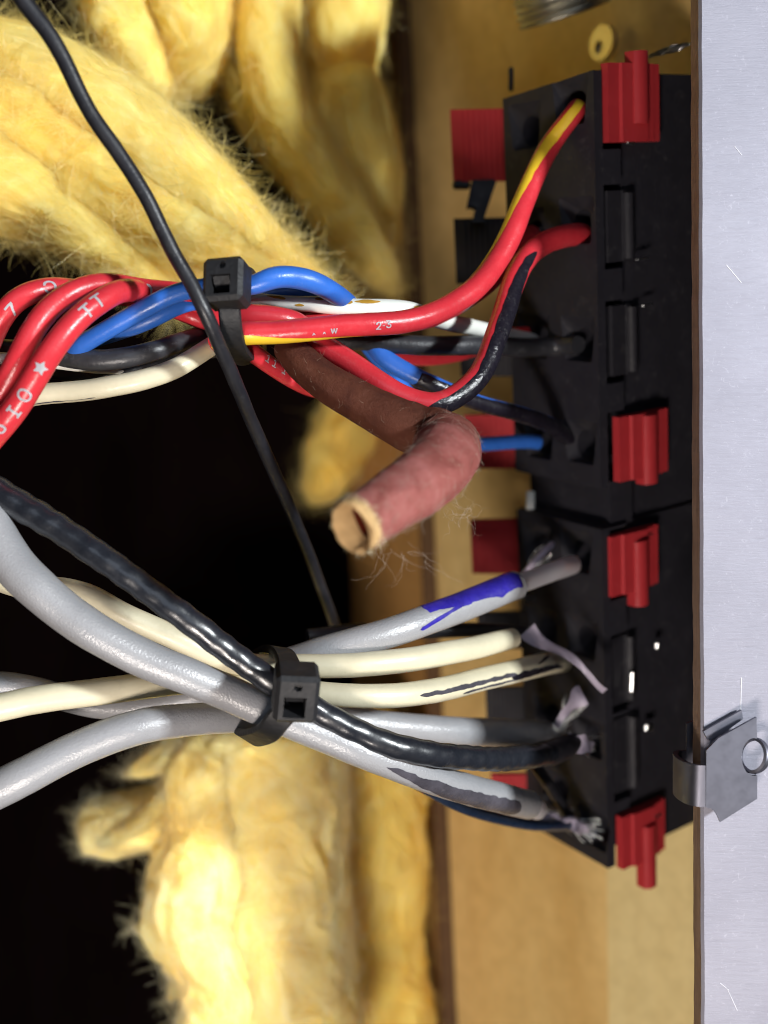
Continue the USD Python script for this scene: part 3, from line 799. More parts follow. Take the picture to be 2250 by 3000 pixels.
Bl1 = wire("blue_wire", "blue wire arching beside the upper cable tie, then painted black towards the terminal", [(215, 1030, -3), (255, 1000, -1), (362, 938, 1), (452, 888, 2), (530, 856, 2), (610, 842, 1), (690, 838, 0), (740, 835, 0), (789, 818, 0), (844, 812, -1), (898, 821, -2), (952, 842, -4), (1006, 878, -8), (1050, 930, -14), (1085, 1000, -18), (1124, 1046, -18), (1182, 1085, -18), (1226, 1108, -18), (1285, 1133, -19), (1351, 1160, -21), (1419, 1184, -24), (1506, 1208, -28), (1582, 1232, -32), (1642, 1265, hz(1642, 1265) + 2), (1704, 1308, hz(1704, 1308) - 6)],
             [27, 28, 28, 28, 28, 27, 27, 29, 32, 32, 32, 31, 30, 28, 27, 27, 27, 26, 25, 24, 23, 23, 23, 23, 22], "blue_pvc", parts=True)
sA = Bl1.s_at_px(1225, 1107); sB = Bl1.S[-1] - 0.0001
obj("ink_mark", Bl1.patch(sA, sB, lambda u: -40 - 45 * u, lambda u: 165, ragged=12, seed=3, taper=0.004, na=20), "black_marker", Bl1.path, smooth=True)
Bl2 = wire("blue_wire", "second blue wire lying just below the arched blue one", [(230, 1010, -8), (255, 998, -7), (362, 965, -4), (452, 930, -3), (542, 890, -4), (640, 880, -7), (768, 868, -9), (826, 858, -9), (880, 862, -9), (935, 880, -11), (1000, 915, -15), (1060, 990, -22), (1150, 1100, -28), (1260, 1230, -34), (1340, 1290, -38), (1450, 1298, -42), (1578, 1296, hz(1578, 1296) - 1)], [28, 28, 27, 27, 26, 26, 26, 26, 26, 26, 25, 24, 23, 22, 21, 21, 21], "blue_pvc")
K1 = wire("black_cable", "dusty charcoal cable under the twisted red wires, running straight to the third terminal row", [(-70, 1015, -6), (-10, 1022, -5), (100, 1032, -5), (217, 1048, -3), (289, 1055, -2), (362, 1050, -2), (452, 1030, -3), (524, 1005, -6), (600, 985, -10), (700, 980, -14), (850, 982, -16), (1028, 996, -17), (1134, 1004, -18), (1230, 1012, -19), (1327, 1013, -21), (1423, 1012, -25), (1500, 1016, -29), (1600, 1016, hz(1600, 1016) + 3), (1694, 1010, hz(1694, 1010) - 1)], [31, 31, 31, 31, 31, 31, 30, 29, 28, 28, 28, 28, 29, 29, 29, 28, 28, 27, 26], "dusty_black_pvc")
K2 = wire("black_cable", "lower of the two charcoal cables, mostly under the cream wire at left", [(-70, 1075, -11), (0, 1075, -10), (120, 1086, -9), (253, 1096, -8), (380, 1088, -9), (480, 1060, -11), (600, 1030, -14), (720, 1010, -18)], 24, "black_pvc")
Gl = wire("bare_wire", "thin bright white wire showing between the two charcoal cables at left", [(-60, 1052, -3), (0, 1050, -2.5), (110, 1060, -3.5), (200, 1075, -4), (260, 1084, -5), (330, 1088, -7), (420, 1080, -9)], [18, 18, 14, 11, 9, 7, 6], "white_pvc")
Cr1 = wire("cream_wire", "cream wire along the underside of the upper bundle, lowest at left of the tie", [(20, 1180, -6), (60, 1168, -5), (108, 1157, -4), (217, 1147, -3), (325, 1133, -2), (434, 1108, -2), (524, 1074, -3), (597, 1030, -6), (680, 985, -10), (760, 970, -14), (850, 985, -17)], [31, 31, 31, 31, 31, 30, 29, 28, 27, 26, 25], "cream_pvc", parts=True)
obj("ink_mark", Cr1.patch(Cr1.s_at_px(100, 1158), Cr1.s_at_px(280, 1140), 48, 56, ragged=9, seed=9, taper=.2), "grey_smear", Cr1.path, smooth=True)

Wh = wire("white_wire", "white wire with mustard stains behind the striped red wire", [(640, 900, -8), (700, 880, -8), (775, 876, -7), (826, 884, -7), (916, 892, -7), (1006, 899, -8), (1100, 903, -9), (1182, 907, -11), (1240, 922, -14), (1303, 941, -18), (1375, 957, -23), (1446, 972, -28), (1510, 985, -33), (1565, 998, hz(1565, 998) - 1)], [20, 22, 16, 20, 24, 25, 26, 26, 26, 25, 24, 22, 20, 18], "white_pvc", parts=True)
for (x, y, a, l, w_, sd) in ((815, 872, -35, 30, 38, 1), (940, 880, -45, 16, 28, 2), (1000, 886, -38, 28, 40, 3), (1070, 893, -40, 40, 34, 4), (1222, 905, -20, 30, 60, 5), (880, 895, 12, 14, 14, 6), (1440, 965, 10, 22, 30, 7)):
    s = Wh.s_at_px(x, y)
    obj("stain", Wh.patch(s - l * U, s + l * U, a - w_ / 2, a + w_ / 2, ragged=16, seed=sd, taper=0.5, off=0.00004), "mustard_stain", Wh.path, smooth=True)

RR5 = wire("red_wire", "dark red wire mostly hidden behind the white wire", [(640, 905, -12), (735, 895, -11), (826, 908, -11), (930, 930, -12), (1040, 950, -15), (1150, 1030, -26), (1230, 1045, -30), (1330, 1035, -34), (1450, 1000, -38), (1545, 985, -40)], 27, "red_pvc")
RR2 = wire("red_wire", "red wire looping down past the brown sleeve with a long black painted stretch", [(600, 930, -3), (650, 926, -3), (710, 924, -2), (771, 926, -2), (844, 938, -3), (890, 962, -5), (931, 1000, -6), (989, 1040, -6), (1062, 1089, -5), (1134, 1138, -4), (1206, 1172, -4), (1279, 1182, -4), (1337, 1160, -5), (1385, 1121, -6), (1423, 1063, -8), (1452, 991, -10), (1476, 920, -13), (1497, 848, -16), (1527, 780, -19), (1575, 725, -23), (1642, 695, -26), (1706, 688, hz(1690, 690) - 2.5)], [31, 32, 32, 33, 33, 34, 35, 36, 36, 35, 34, 34, 34, 34, 34, 34, 34, 34, 33, 33, 33, 32], "red_pvc", parts=True)
sA = RR2.s_at_px(1245, 1181); sB = RR2.s_at_px(1550, 748)
obj("ink_mark", RR2.patch(sA, sB, lambda u: -18 + 22 * max(0, (u - .55) / .45), lambda u: 92 - 56 * max(0, (u - .62) / .38), ragged=6, seed=12, taper=0.05, na=16), "black_marker", RR2.path, smooth=True)
RR1 = wire("red_wire", "red wire with a yellow stripe swinging up to the topmost terminal row", [(640, 1000, -6), (668, 986, -2), (710, 976, 1), (796, 973, 1), (893, 966, 1), (989, 957, 0), (1086, 951, -1), (1182, 943, -3), (1254, 925, -5), (1327, 890, -8), (1399, 836, -11), (1450, 774, -14), (1491, 700, -16), (1521, 625, -18), (1551, 555, -20), (1585, 478, -22), (1627, 406, -24), (1667, 352, hz(1667, 352) + 1.5), (1692, 318, hz(1680, 325) - 1)], [33, 34, 34, 34, 34, 34, 34, 34, 34, 34, 34, 34, 34, 33, 32, 31, 30, 29, 28], "red_pvc", parts=True)
obj("stripe", RR1.patch(0.0005, RR1.s_at_px(1105, 950), lambda u: -14 + 106 * u ** 1.25, lambda u: 80 + 20 * u, ragged=2.5, seed=2, taper=0.0, na=8), "yellow_stripe", RR1.path, smooth=True)
obj("stripe", RR1.patch(RR1.s_at_px(1400, 835), RR1.S[-1] - 0.0004, lambda u: -105 + 72 * u, lambda u: -78 + 95 * min(1, u * 1.25), ragged=5, seed=5, taper=0.0, na=8), "yellow_stripe", RR1.path, smooth=True)
for txt, x, ang, sc, rot in (("w", 972, 22, 0.9, 0), ("2", 1092, 10, 1.0, 0), ("-", 1106, 10, 0.6, 0), ("3", 1124, 4, 1.0, 0), ("^", 918, 26, 0.7, 0), ("^", 938, 26, 0.7, 0)):
    obj("print", RR1.print_on(txt, RR1.s_at_px(x, 955), ang, 0.00105 * sc, rot), "print_white", RR1.path, smooth=False)
RR3 = wire("red_wire", "second red wire tucked behind the striped one, into the left hole of the second row", [(900, 950, -9), (1000, 945, -9), (1100, 945, -10), (1200, 940, -12), (1290, 915, -16), (1370, 870, -20), (1440, 815, -23), (1490, 750, -26), (1525, 710, -29), (1556, 690, hz(1552, 690) + 0)], [30, 31, 32, 32, 32, 32, 32, 31, 30, 28], "red_pvc")
RR4 = wire("red_wire", "red wire dropping behind the brown sleeve just right of the upper tie", [(620, 985, -4), (680, 1000, -4), (724, 1022, -5), (771, 1055, -7), (826, 1094, -10), (880, 1128, -14), (940, 1150, -20), (1010, 1150, -26)], [30, 30, 29, 27, 25, 22, 18, 15], "red_pvc", parts=True)
for x, y in ((778, 1028), (800, 1044), (826, 1062)):
    obj("print", RR4.print_on("1", RR4.s_at_px(x, y + 15), -28, 0.0011, 0), "print_white", RR4.path, smooth=False)

# ------------------------------------------------------------------ brown woven sleeve, cut open towards the camera
slp = [(845, 1020, -6), (888, 1063, -4), (940, 1107, -3), (989, 1140, -2), (1086, 1195, -1), (1175, 1240, 0), (1252, 1270, 0), (1302, 1302, 3), (1306, 1340, 10), (1256, 1394, 17), (1165, 1460, 24), (1060, 1530, 30), (1048, 1538, 30.6)]
SLR = [46, 54, 56, 58, 62, 70, 82, 94, 99, 98, 90, 84, 82]


sl_len = 0.046


def sleeve_bump(s, a):
    b = np.exp(-((s - 0.62 * sl_len) / 0.006) ** 2)
    return 1 + b * 0.07 * np.sin(s * 1500 + 2 * np.cos(a)) * (0.4 + fbm(np.stack([s * 300, np.cos(a), np.sin(a)], -1), 2, 4)) - 0.10 * b * np.cos(a) + 0.09 * (fbm(np.stack([s * 160, np.cos(a) * 1.3, np.sin(a) * 1.3], -1), 4, 8) - 0.5) * 2


sl = Wire(slp, SLR, bumpf=sleeve_bump, step=0.0005)
slv = thing("fabric_sleeve", "dark brown woven sleeve with a blunt pinkish open end pointing at the camera", "sleeve", sl.c[len(sl.c) // 2])
m_ = 40
smesh = sl.mesh(m_, caps=False)
u = np.repeat(sl.S / sl.S[-1], m_)
w = np.clip((u - 0.42) / 0.22, 0, 1)[:, None]
ns = fbm(smesh.vertices * 500, 3, 5)[:, None]
w = np.clip(w + (ns - 0.5) * 0.5 * (w > 0) * (w < 1), 0, 1)
col = np.array([0.085, 0.022, 0.010]) * (1 - w) + np.array([0.35, 0.105, 0.09]) * w
obj("tube", smesh, "sleeve", slv, color=col)


def ring(n_in, depth):
    """The cut end: a fibrous rim that rolls into a flattened bore."""
    a = np.arange(m_) * 2 * np.pi / m_
    s1 = sl.S[-1]
    outer = sl.at(np.full(m_, s1), a)
    c = sl.c[-1]; t = sl.t[-1]
    n1, n2 = sl.n1[-1], sl.n2[-1]
    r = sl.r[-1]
    ups = (np.array([0, 1.0, 0]) - t * t[1]); ups /= np.linalg.norm(ups); sd = np.cross(t, ups)
    d = (outer - c) / r
    ex, ey = d @ sd, d @ ups
    return outer, c, t, sd, ups, ex, ey, r


outer, c, t, sd, ups, ex, ey, r = ring(0, 0)
tilt = 0.28
rows = [outer]
for k_, (fx, fy, dp) in enumerate([(0.99, 0.99, 0.0009), (0.9, 0.94, 0.0014), (0.74, 0.87, 0.0010), (0.47, 0.78, 0.0003), (0.35, 0.72, -0.0010)]):
    wob = 1 + 0.22 * (fbm(np.stack([ex * 2.2, ey * 2.2, np.full_like(ex, k_)], -1), 3, 4) - 0.5) * 2
    x, y = ex * fx * wob, ey * fy * wob
    x2, y2 = x + tilt * y * (1 - fx), y
    rows.append(c + sd * (x2 * r)[:, None] + ups * (y2 * r)[:, None] + t * dp)
rim = np.vstack(rows)
i, j = np.meshgrid(np.arange(len(rows) - 1), np.arange(m_), indexing="ij")
A, B = i * m_ + j, i * m_ + (j + 1) % m_
q = np.stack([A, B, B + m_, A + m_], -1).reshape(-1, 4)
obj("cut_rim", trimesh.Trimesh(rim, np.vstack([q[:, [0, 1, 2]], q[:, [0, 2, 3]]]), process=False), "fibre_rim", slv, smooth=True)
last = rows[-1]; deep = last * 0.9 + (c - t * 0.006) * 0.1 - t * 0.006
bv = np.vstack([last, deep, (c - t * 0.008)[None]])
k_ = np.arange(m_)
bf = np.vstack([np.stack([k_, (k_ + 1) % m_, m_ + (k_ + 1) % m_], 1), np.stack([k_, m_ + (k_ + 1) % m_, m_ + k_], 1), np.stack([m_ + k_, m_ + (k_ + 1) % m_, np.full(m_, 2 * m_)], 1)])
obj("bore", trimesh.Trimesh(bv, bf, process=False), "bore_red", slv, smooth=True)


def curl_fibres(points, dirs, length, n_seg, curl, seed, width):
    """Loose curling hairs from points along dirs."""
    g = np.random.default_rng(seed)
    n = len(points)
    L = np.asarray(length) * np.ones(n)
    out = [points]
    d = dirs.copy()
    for k in range(n_seg):
        d = d + curl * g.normal(size=(n, 3)) * 0.55
        d /= np.linalg.norm(d, axis=1, keepdims=True)
        out.append(out[-1] + d * (L / n_seg)[:, None])
    st = np.stack(out, 1)
    wd = np.linspace(1, 0.35, n_seg + 1)[None] * np.asarray(width) * np.ones((n, 1))
    return st, wd


g = np.random.default_rng(3)
n = 170
ss = g.uniform(0, sl.S[-1], n); aa = g.uniform(-np.pi, np.pi, n)
p0 = sl.at(ss, aa); cc = np.stack([np.interp(ss, sl.S, sl.c[:, k]) for k in range(3)], 1)
st, wd = curl_fibres(p0, (p0 - cc) / np.linalg.norm(p0 - cc, axis=1, keepdims=True) * 0.6 + g.normal(size=(n, 3)) * 0.7, g.uniform(0.0006, 0.0022, n), 5, 0.6, 4, 0.00002)
curves("loose_fibres", st, wd, "lint", slv)
n = 34
n = 420
ss = sl.S[-1] * (1 - 0.55 * g.random(n) ** 1.2); aa = g.uniform(-2.2, 2.2, n)
p0 = sl.at(ss, aa, 0.00005); cc = np.stack([np.interp(ss, sl.S, sl.c[:, k]) for k in range(3)], 1)
o_ = (p0 - cc) / np.linalg.norm(p0 - cc, axis=1, keepdims=True)
dv = g.normal(size=(n, 3)); dv -= o_ * (dv * o_).sum(1, keepdims=True); dv /= np.linalg.norm(dv, axis=1, keepdims=True)
st, wd = curl_fibres(p0, dv, g.uniform(0.0008, 0.0032, n), 5, 0.16, 14, 0.00003)
curves("surface_lint", st, wd, "lint", slv)
rim_p = outer[g.integers(0, m_, 260)] + g.normal(size=(260, 3)) * 0.0002
st, wd = curl_fibres(rim_p, t[None] * 0.6 + g.normal(size=(260, 3)) * 0.8, g.uniform(0.0004, 0.0014, 260), 4, 0.6, 9, 0.00005)
curves("frayed_rim", st, wd, "wool_fibre_pale", slv)
n = 26
base = np.array([P(1340 + g.normal() * 22, 1500 + g.normal() * 26, 0.004 + g.normal() * 0.002) for _ in range(n)])
st, wd = curl_fibres(base, g.normal(size=(n, 3)), g.uniform(0.002, 0.006, n), 8, 0.9, 5, 0.00003)
curves("loose_fibres", st, wd, "lint", slv)
n = 16
base = np.array([P(1160 + g.normal() * 40, 1620 + g.normal() * 18, 0.012 + g.normal() * 0.002) for _ in range(n)])
st, wd = curl_fibres(base, np.array([0.5, -0.8, 0]) + 0.5 * g.normal(size=(n, 3)), g.uniform(0.003, 0.008, n), 8, 0.6, 6, 0.00003)
curves("loose_fibres", st, wd, "lint", slv)

# ================================================================== lower bundle
G1c = wire("grey_cable", "thick grey cable sweeping down from the left edge in front, smeared black near the terminal", [(-80, 1420, 4), (-40, 1520, 5), (25, 1633, 6), (105, 1722, 7), (190, 1794, 7), (295, 1863, 7), (422, 1928, 6), (548, 1981, 5), (678, 2036, 3), (760, 2072, 2), (861, 2117, 1), (951, 2154, 0), (1042, 2192, -1), (1132, 2229, -3), (1259, 2278, -8), (1361, 2310, -14), (1464, 2337, -21), (1548, 2357, -28)], [66, 65, 64, 62, 60, 58, 56, 54, 53, 52, 51, 50, 49, 48, 46, 45, 44, 42], "grey_pvc", cat="cable", parts=True, m=40)
sA = G1c.s_at_px(1112, 2222); sB = G1c.s_at_px(1500, 2347)
obj("ink_mark", G1c.patch(sA, sB, lambda u: 8 - 12 * u + 26 * max(0, .25 - u), lambda u: 26 + 42 * min(u * 2.2, 1), ragged=8, seed=4, taper=0.06, na=14), "grey_smear", G1c.path, smooth=True)
G2c = wire("grey_cable", "grey cable rising from the lower left corner of the bundle, underneath the tie", [(-80, 2345, 2), (-11, 2315, 2), (54, 2283, 2), (163, 2226, 1), (271, 2176, 0), (380, 2138, -1), (488, 2116, -3), (624, 2103, -6), (720, 2100, -10), (850, 2095, -15), (1000, 2105, -19), (1156, 2128, -23), (1310, 2140, -28), (1438, 2146, -34), (1520, 2150, -39), (1596, 2152, hz(1596, 2152) + 6)], [58, 57, 56, 54, 53, 52, 50, 46, 44, 44, 43, 42, 42, 42, 41, 40], "grey_pvc", cat="cable", m=36)
G3c = wire("grey_cable", "grey cable with violet ink, topmost to the right of the lower tie", [(-80, 2015, -9), (0, 2005, -9), (60, 2012, -10), (150, 2035, -12), (270, 2066, -14), (400, 2070, -16), (540, 2045, -16), (680, 1995, -14), (780, 1958, -12), (863, 1933, -11), (927, 1913, -10), (1053, 1878, -10), (1180, 1841, -12), (1306, 1796, -17), (1433, 1745, -23), (1512, 1712, -27)], [38, 38, 38, 38, 37, 37, 37, 37, 38, 42, 44, 45, 45, 44, 43, 42], "grey_pvc", cat="cable", parts=True, m=32)
sA = G3c.s_at_px(1235, 1820); sB = G3c.S[-1] - 0.0004
obj("ink_mark", G3c.patch(sA, sB, lambda u: -90, lambda u: -22 + 42 * min(1, u * 1.4), ragged=9, seed=7, taper=0.012, na=14), "violet_marker", G3c.path, smooth=True)
obj("ink_mark", G3c.patch(G3c.s_at_px(1205, 1838), G3c.s_at_px(1330, 1790), lambda u: 20 - 36 * u, lambda u: 35 - 36 * u, ragged=3, seed=8, taper=0.03), "violet_marker", G3c.path, smooth=True)
core = Wire([(1490, 1720, -26), (1519, 1710, -28), (1591, 1685, -33), (1640, 1668, -36), (1676, 1655, hz(1676, 1655) + 3.5)], [30, 29, 28, 28, 28])
obj("inner_core", core.mesh(28), "clear_core", G3c.thing, smooth=40)
tip = Wire([(1660, 1661, -36), (1688, 1640, hz(1688, 1632) - 1)], [12, 10])
obj("bare_copper", tip.mesh(12), "orange_pvc", G3c.thing)
C1c = wire("cream_cable", "upper of the two cream cables right of the lower tie", [(-80, 1655, -6), (0, 1698, -5), (90, 1722, -4), (180, 1728, -4), (270, 1750, -4), (359, 1800, -4), (464, 1848, -5), (548, 1886, -6), (650, 1930, -8), (750, 1948, -8), (863, 1950, -7), (1011, 1948, -7), (1180, 1935, -10), (1306, 1915, -15), (1412, 1893, -21), (1500, 1872, -28)], [34, 34, 35, 35, 35, 35, 35, 35, 34, 34, 35, 36, 36, 35, 33, 30], "cream_pvc", cat="cable", m=32)
C2c = wire("cream_cable", "lower cream cable with black ink strokes right of the lower tie", [(-80, 2086, 0), (-11, 2074, 0), (108, 2050, -1), (271, 2028, -3), (434, 2008, -6), (560, 1998, -9), (700, 2005, -9), (820, 2020, -6), (951, 2033, -4), (1105, 2040, -5), (1259, 2027, -10), (1361, 2003, -16), (1489, 1973, -24), (1566, 1953, -31), (1645, 1938, hz(1645, 1938) + 4)], [42, 42, 41, 40, 39, 37, 35, 35, 35, 36, 36, 35, 34, 34, 33], "cream_pvc", cat="cable", parts=True, m=32)
sA = C2c.s_at_px(1205, 2034); sB = C2c.s_at_px(1490, 1973)
obj("ink_mark", C2c.patch(sA, sB, lambda u: 2 + 4 * u, lambda u: 22 + 6 * u, ragged=7, seed=14, taper=0.04), "grey_smear", C2c.path, smooth=True)
sA = C2c.s_at_px(1335, 2010); sB = C2c.s_at_px(1620, 1943)
obj("ink_mark", C2c.patch(sA, sB, lambda u: 40 - 30 * max(0, u - .5), lambda u: 58 - 20 * u, ragged=6, seed=15, taper=0.05), "grey_smear", C2c.path, smooth=True)
sA = C2c.s_at_px(1470, 1978); sB = C2c.s_at_px(1610, 1945)
obj("ink_mark", C2c.patch(sA, sB, lambda u: 10 + 8 * u, lambda u: 48 - 14 * u, ragged=6, seed=16, taper=0.15, off=0.00008), "black_marker", C2c.path, smooth=True)
sA = C2c.s_at_px(1550, 1957); sB = C2c.s_at_px(1592, 1948)
obj("ink_mark", C2c.patch(sA, sB, lambda u: -12 - 38 * u, lambda u: 2 - 30 * u, ragged=3, seed=17, taper=0.5, off=0.00007), "black_marker", C2c.path, smooth=True)


def braid(s, a):
    return 1 + 0.026 * np.sin(s * 2 * np.pi / 0.0036 + a * 1.0 + 9 * fbm(np.stack([s * 60, 0 * a, 0 * a], -1), 3, 3)) * (0.3 + 1.2 * fbm(np.stack([s * 200, np.cos(a), np.sin(a)], -1), 2, 3)) + 0.05 * (fbm(np.stack([s * 420, np.cos(a) * 2, np.sin(a) * 2], -1), 3, 9) - 0.5)


KX = wire("coax_cable", "black shielded cable with a rippled jacket crossing the grey cable at the lower tie", [(-80, 1400, 3), (-8, 1442, 4), (84, 1494, 5), (211, 1574, 6), (337, 1660, 7), (422, 1722, 7), (527, 1800, 7), (633, 1880, 6), (725, 1948, 5), (800, 2000, 4), (860, 2040, 3), (921, 2075, 2), (997, 2117, 1), (1072, 2153, 0), (1156, 2184, -1), (1259, 2208, -4), (1361, 2220, -9), (1464, 2223, -16), (1566, 2214, -24), (1610, 2206, -28)], [46, 45, 44, 42, 41, 40, 40, 39, 38, 38, 37, 37, 37, 37, 37, 37, 36, 36, 35, 34], "coax_pvc", cat="cable", parts=True, m=48, bumpf=braid, step=0.00035)
tp = Wire([(1585, 2211, -26), (1620, 2202, -29), (1655, 2188, -32), (1680, 2172, -35)], [37, 38, 36, 26])
obj("tape_wrap", tp.mesh(24), "black_lever", KX.thing, smooth=50)
K3 = wire("thin_black_wire", "thin black wire under the smeared grey cable, lowest of the lower bundle", [(1150, 2255, -20), (1220, 2295, -22), (1284, 2330, -24), (1361, 2367, -27), (1464, 2399, -32), (1566, 2419, -38), (1640, 2418, -44), (1735, 2438, hz(1735, 2438) - 1)], [16, 16, 16, 16, 16, 16, 17, 17], "black_pvc_blue_sheen")
K4 = wire("orange_wire", "thin orange wire just above the lowest black wire", [(1300, 2320, -28), (1387, 2352, -30), (1464, 2372, -33), (1540, 2390, -38), (1600, 2398, -43)], [8, 10, 11, 11, 9], "orange_pvc")
K5 = wire("thin_black_wire", "black wire dropping from the taped cable end to the bottom row of the lower block", [(1560, 2230, -38), (1590, 2275, -41), (1630, 2335, -46), (1670, 2395, -50), (1730, 2440, hz(1730, 2440) - 1)], [17, 17, 17, 16, 14], "thin_black_pvc")
K6 = wire("thin_black_wire", "black wire showing under the violet inked cable", [(900, 1865, -30), (1000, 1852, -32), (1060, 1846, -33), (1200, 1850, -35), (1350, 1846, -37), (1480, 1850, -40), (1545, 1855, -43)], [22, 22, 22, 22, 22, 20, 18], "thin_black_pvc")
G4 = wire("grey_core", "stripped grey core ending above the bottom row of the lower block", [(1500, 2347, -26), (1550, 2362, -31), (1575, 2372, -34)], [30, 30, 29], "clear_core")

# shield foils and drain strands
fo = [("lilac_foil", "lilac foil strip twisting from the cream cable to the third lower lever", [(1545, 1845, -33), (1600, 1890, -32), (1655, 1915, -31), (1700, 1948, -31), (1735, 1990, -31), (1772, 2025, -31)], [0.0034, 0.0022, 0.0010, 0.0016]),
      ("lilac_foil", "blunt lilac foil tab above the taped end of the rippled cable", [(1630, 2130, -33), (1650, 2095, -32), (1680, 2060, -32), (1710, 2035, -33)], [0.0012, 0.0014, 0.0040, 0.0034]),
      ("lilac_foil", "greyish lilac foil flap right of the taped end", [(1665, 2150, -33), (1690, 2170, -34), (1715, 2185, -34), (1738, 2190, -36)], [0.0010, 0.0030, 0.0036, 0.0016]),
      ("lilac_foil", "small lilac foil scrap at the bottom right hole", [(1672, 2415, -46), (1690, 2425, -45), (1706, 2432, -46), (1722, 2440, -48)], [0.0014, 0.0026, 0.0024, 0.0012])]
for k_, (nm, lb, pts, wd) in enumerate(fo):
    pp = np.array([P(x, y, z / 1000) for x, y, z in pts])
    tt = np.linspace(0, 1, 24)
    cs = CubicSpline(np.linspace(0, 1, len(pp)), pp)(tt)
    tw = np.linspace(0, 1, 24)
    wv = np.interp(tt, [0, .3, .65, 1], wd)
    d = np.gradient(cs, axis=0); d /= np.linalg.norm(d, axis=1, keepdims=True)
    sdv = np.cross(d, [0, 0, 1.0]); sdv /= np.linalg.norm(sdv, axis=1, keepdims=True)
    ang = 0.9 * np.sin(tt * 5 + k_ * 2)
    sdv = sdv * np.cos(ang)[:, None] + np.array([0, 0, 1.0]) * np.sin(ang)[:, None]
    cols = np.linspace(-0.5, 0.5, 6)
    v = np.stack([cs + sdv * (wv * c_ * (1 + 0.10 * np.sin(tt * 11 + c_ * 5)))[:, None] + np.array([0, 0, 1.0]) * (0.0005 * (fbm(np.stack([tt * 8, np.full(24, c_ * 4), np.full(24, k_)], 1), 3, 2) - 0.5))[:, None] for c_ in cols], 1).reshape(-1, 3)
    i, j = np.meshgrid(np.arange(23), np.arange(5), indexing="ij")
    A = i * 6 + j
    q = np.stack([A, A + 1, A + 7, A + 6], -1).reshape(-1, 4)
    f = np.vstack([q[:, [0, 1, 2]], q[:, [0, 2, 3]]])
    obj(nm, trimesh.Trimesh(np.vstack([v, v - [0, 0, 0.00008]]), np.vstack([f, f[:, ::-1] + len(v)]), process=False), "foil_tape", label=lb, cat="foil", smooth=True)
DS = wire("drain_strand", "silvery drain strand behind the violet inked cable, into the left hole of the fifth row", [(1530, 1690, -37), (1552, 1662, -38), (1580, 1632, -38), (1592, 1615, hz(1592, 1615) - 0.5)], [7, 9, 10, 8], "foil_tape")
DS2 = wire("drain_strand", "tangle of silvery strands at the end of the lowest black wire", [(1575, 2385, -40), (1600, 2395, -42), (1625, 2388, -43), (1640, 2405, -44), (1665, 2400, -45), (1700, 2412, -48), (1735, 2420, hz(1735, 2430))], [9, 12, 10, 12, 9, 8, 7], "foil_tape")

# frayed shield strands: fine silvery wires at the stripped ends
for lb, spots in (("fine silvery strands fraying from the stripped end of the violet inked cable", [(1530, 1690, 1590, 1625, 26), (1515, 1735, 1545, 1760, 8)]),
                  ("fine silvery strands fraying round the taped end of the rippled cable", [(1625, 2140, 1690, 2060, 22), (1660, 2160, 1740, 2185, 24), (1600, 2170, 1650, 2120, 12)]),
                  ("fine silvery strands fraying at the lowest hole of the lower block", [(1585, 2385, 1690, 2405, 26), (1650, 2400, 1740, 2440, 30), (1560, 2365, 1640, 2400, 14)])):
    a_ = []; d_ = []; l_ = []
    for (x0, y0, x1, y1, n_) in spots:
        for _ in range(n_):
            za, zb = hz(x0, y0) / 1000 + 0.009, hz(x1, y1) / 1000 + 0.002
            pa, pb = P(x0 + g.normal() * 7, y0 + g.normal() * 7, za), P(x1 + g.normal() * 12, y1 + g.normal() * 12, zb)
            a_.append(pa); d_.append((pb - pa) / np.linalg.norm(pb - pa)); l_.append(np.linalg.norm(pb - pa) * g.uniform(0.7, 1.15))
    th_ = thing("shield_strands", lb, "wire strands", a_[0])
    st, wd = curl_fibres(np.array(a_), np.array(d_), np.array(l_), 9, 0.16, 21, 0.00013)
    curves("strands", st, wd * 0 + 0.00013, "spring_steel", th_)

# ------------------------------------------------------------------ cable ties


def strap(pts, w0, thick, normal_from):
    """A flat band through 3-D points; its broad side looks away from normal_from."""
    p = np.array(pts)
    n = len(pts)
    tt = np.linspace(0, 1, n)
    cs = CubicSpline(np.r_[0, np.cumsum(np.linalg.norm(np.diff(p, axis=0), axis=1))] , p)
    L = np.linspace(0, cs.x[-1], 70)
    c = cs(L); t = cs(L, 1); t /= np.linalg.norm(t, axis=1, keepdims=True)
    nn = c - np.asarray(normal_from); nn -= t * (nn * t).sum(1, keepdims=True); nn /= np.linalg.norm(nn, axis=1, keepdims=True)
    s = np.cross(t, nn)
    prof = [(-0.5, 0.2), (-0.42, 0.5), (0.42, 0.5), (0.5, 0.2), (0.5, -0.2), (0.42, -0.5), (-0.42, -0.5), (-0.5, -0.2)]
    v = np.stack([c + s * (w0 * a) + nn * (thick * b) for a, b in prof], 1)
    m = len(prof)
    v = v.reshape(-1, 3)
    i, j = np.meshgrid(np.arange(len(L) - 1), np.arange(m), indexing="ij")
    A, B = i * m + j, i * m + (j + 1) % m
    q = np.stack([A, B, B + m, A + m], -1).reshape(-1, 4)
    return trimesh.Trimesh(v, np.vstack([q[:, [0, 1, 2]], q[:, [0, 2, 3]]]), process=False)


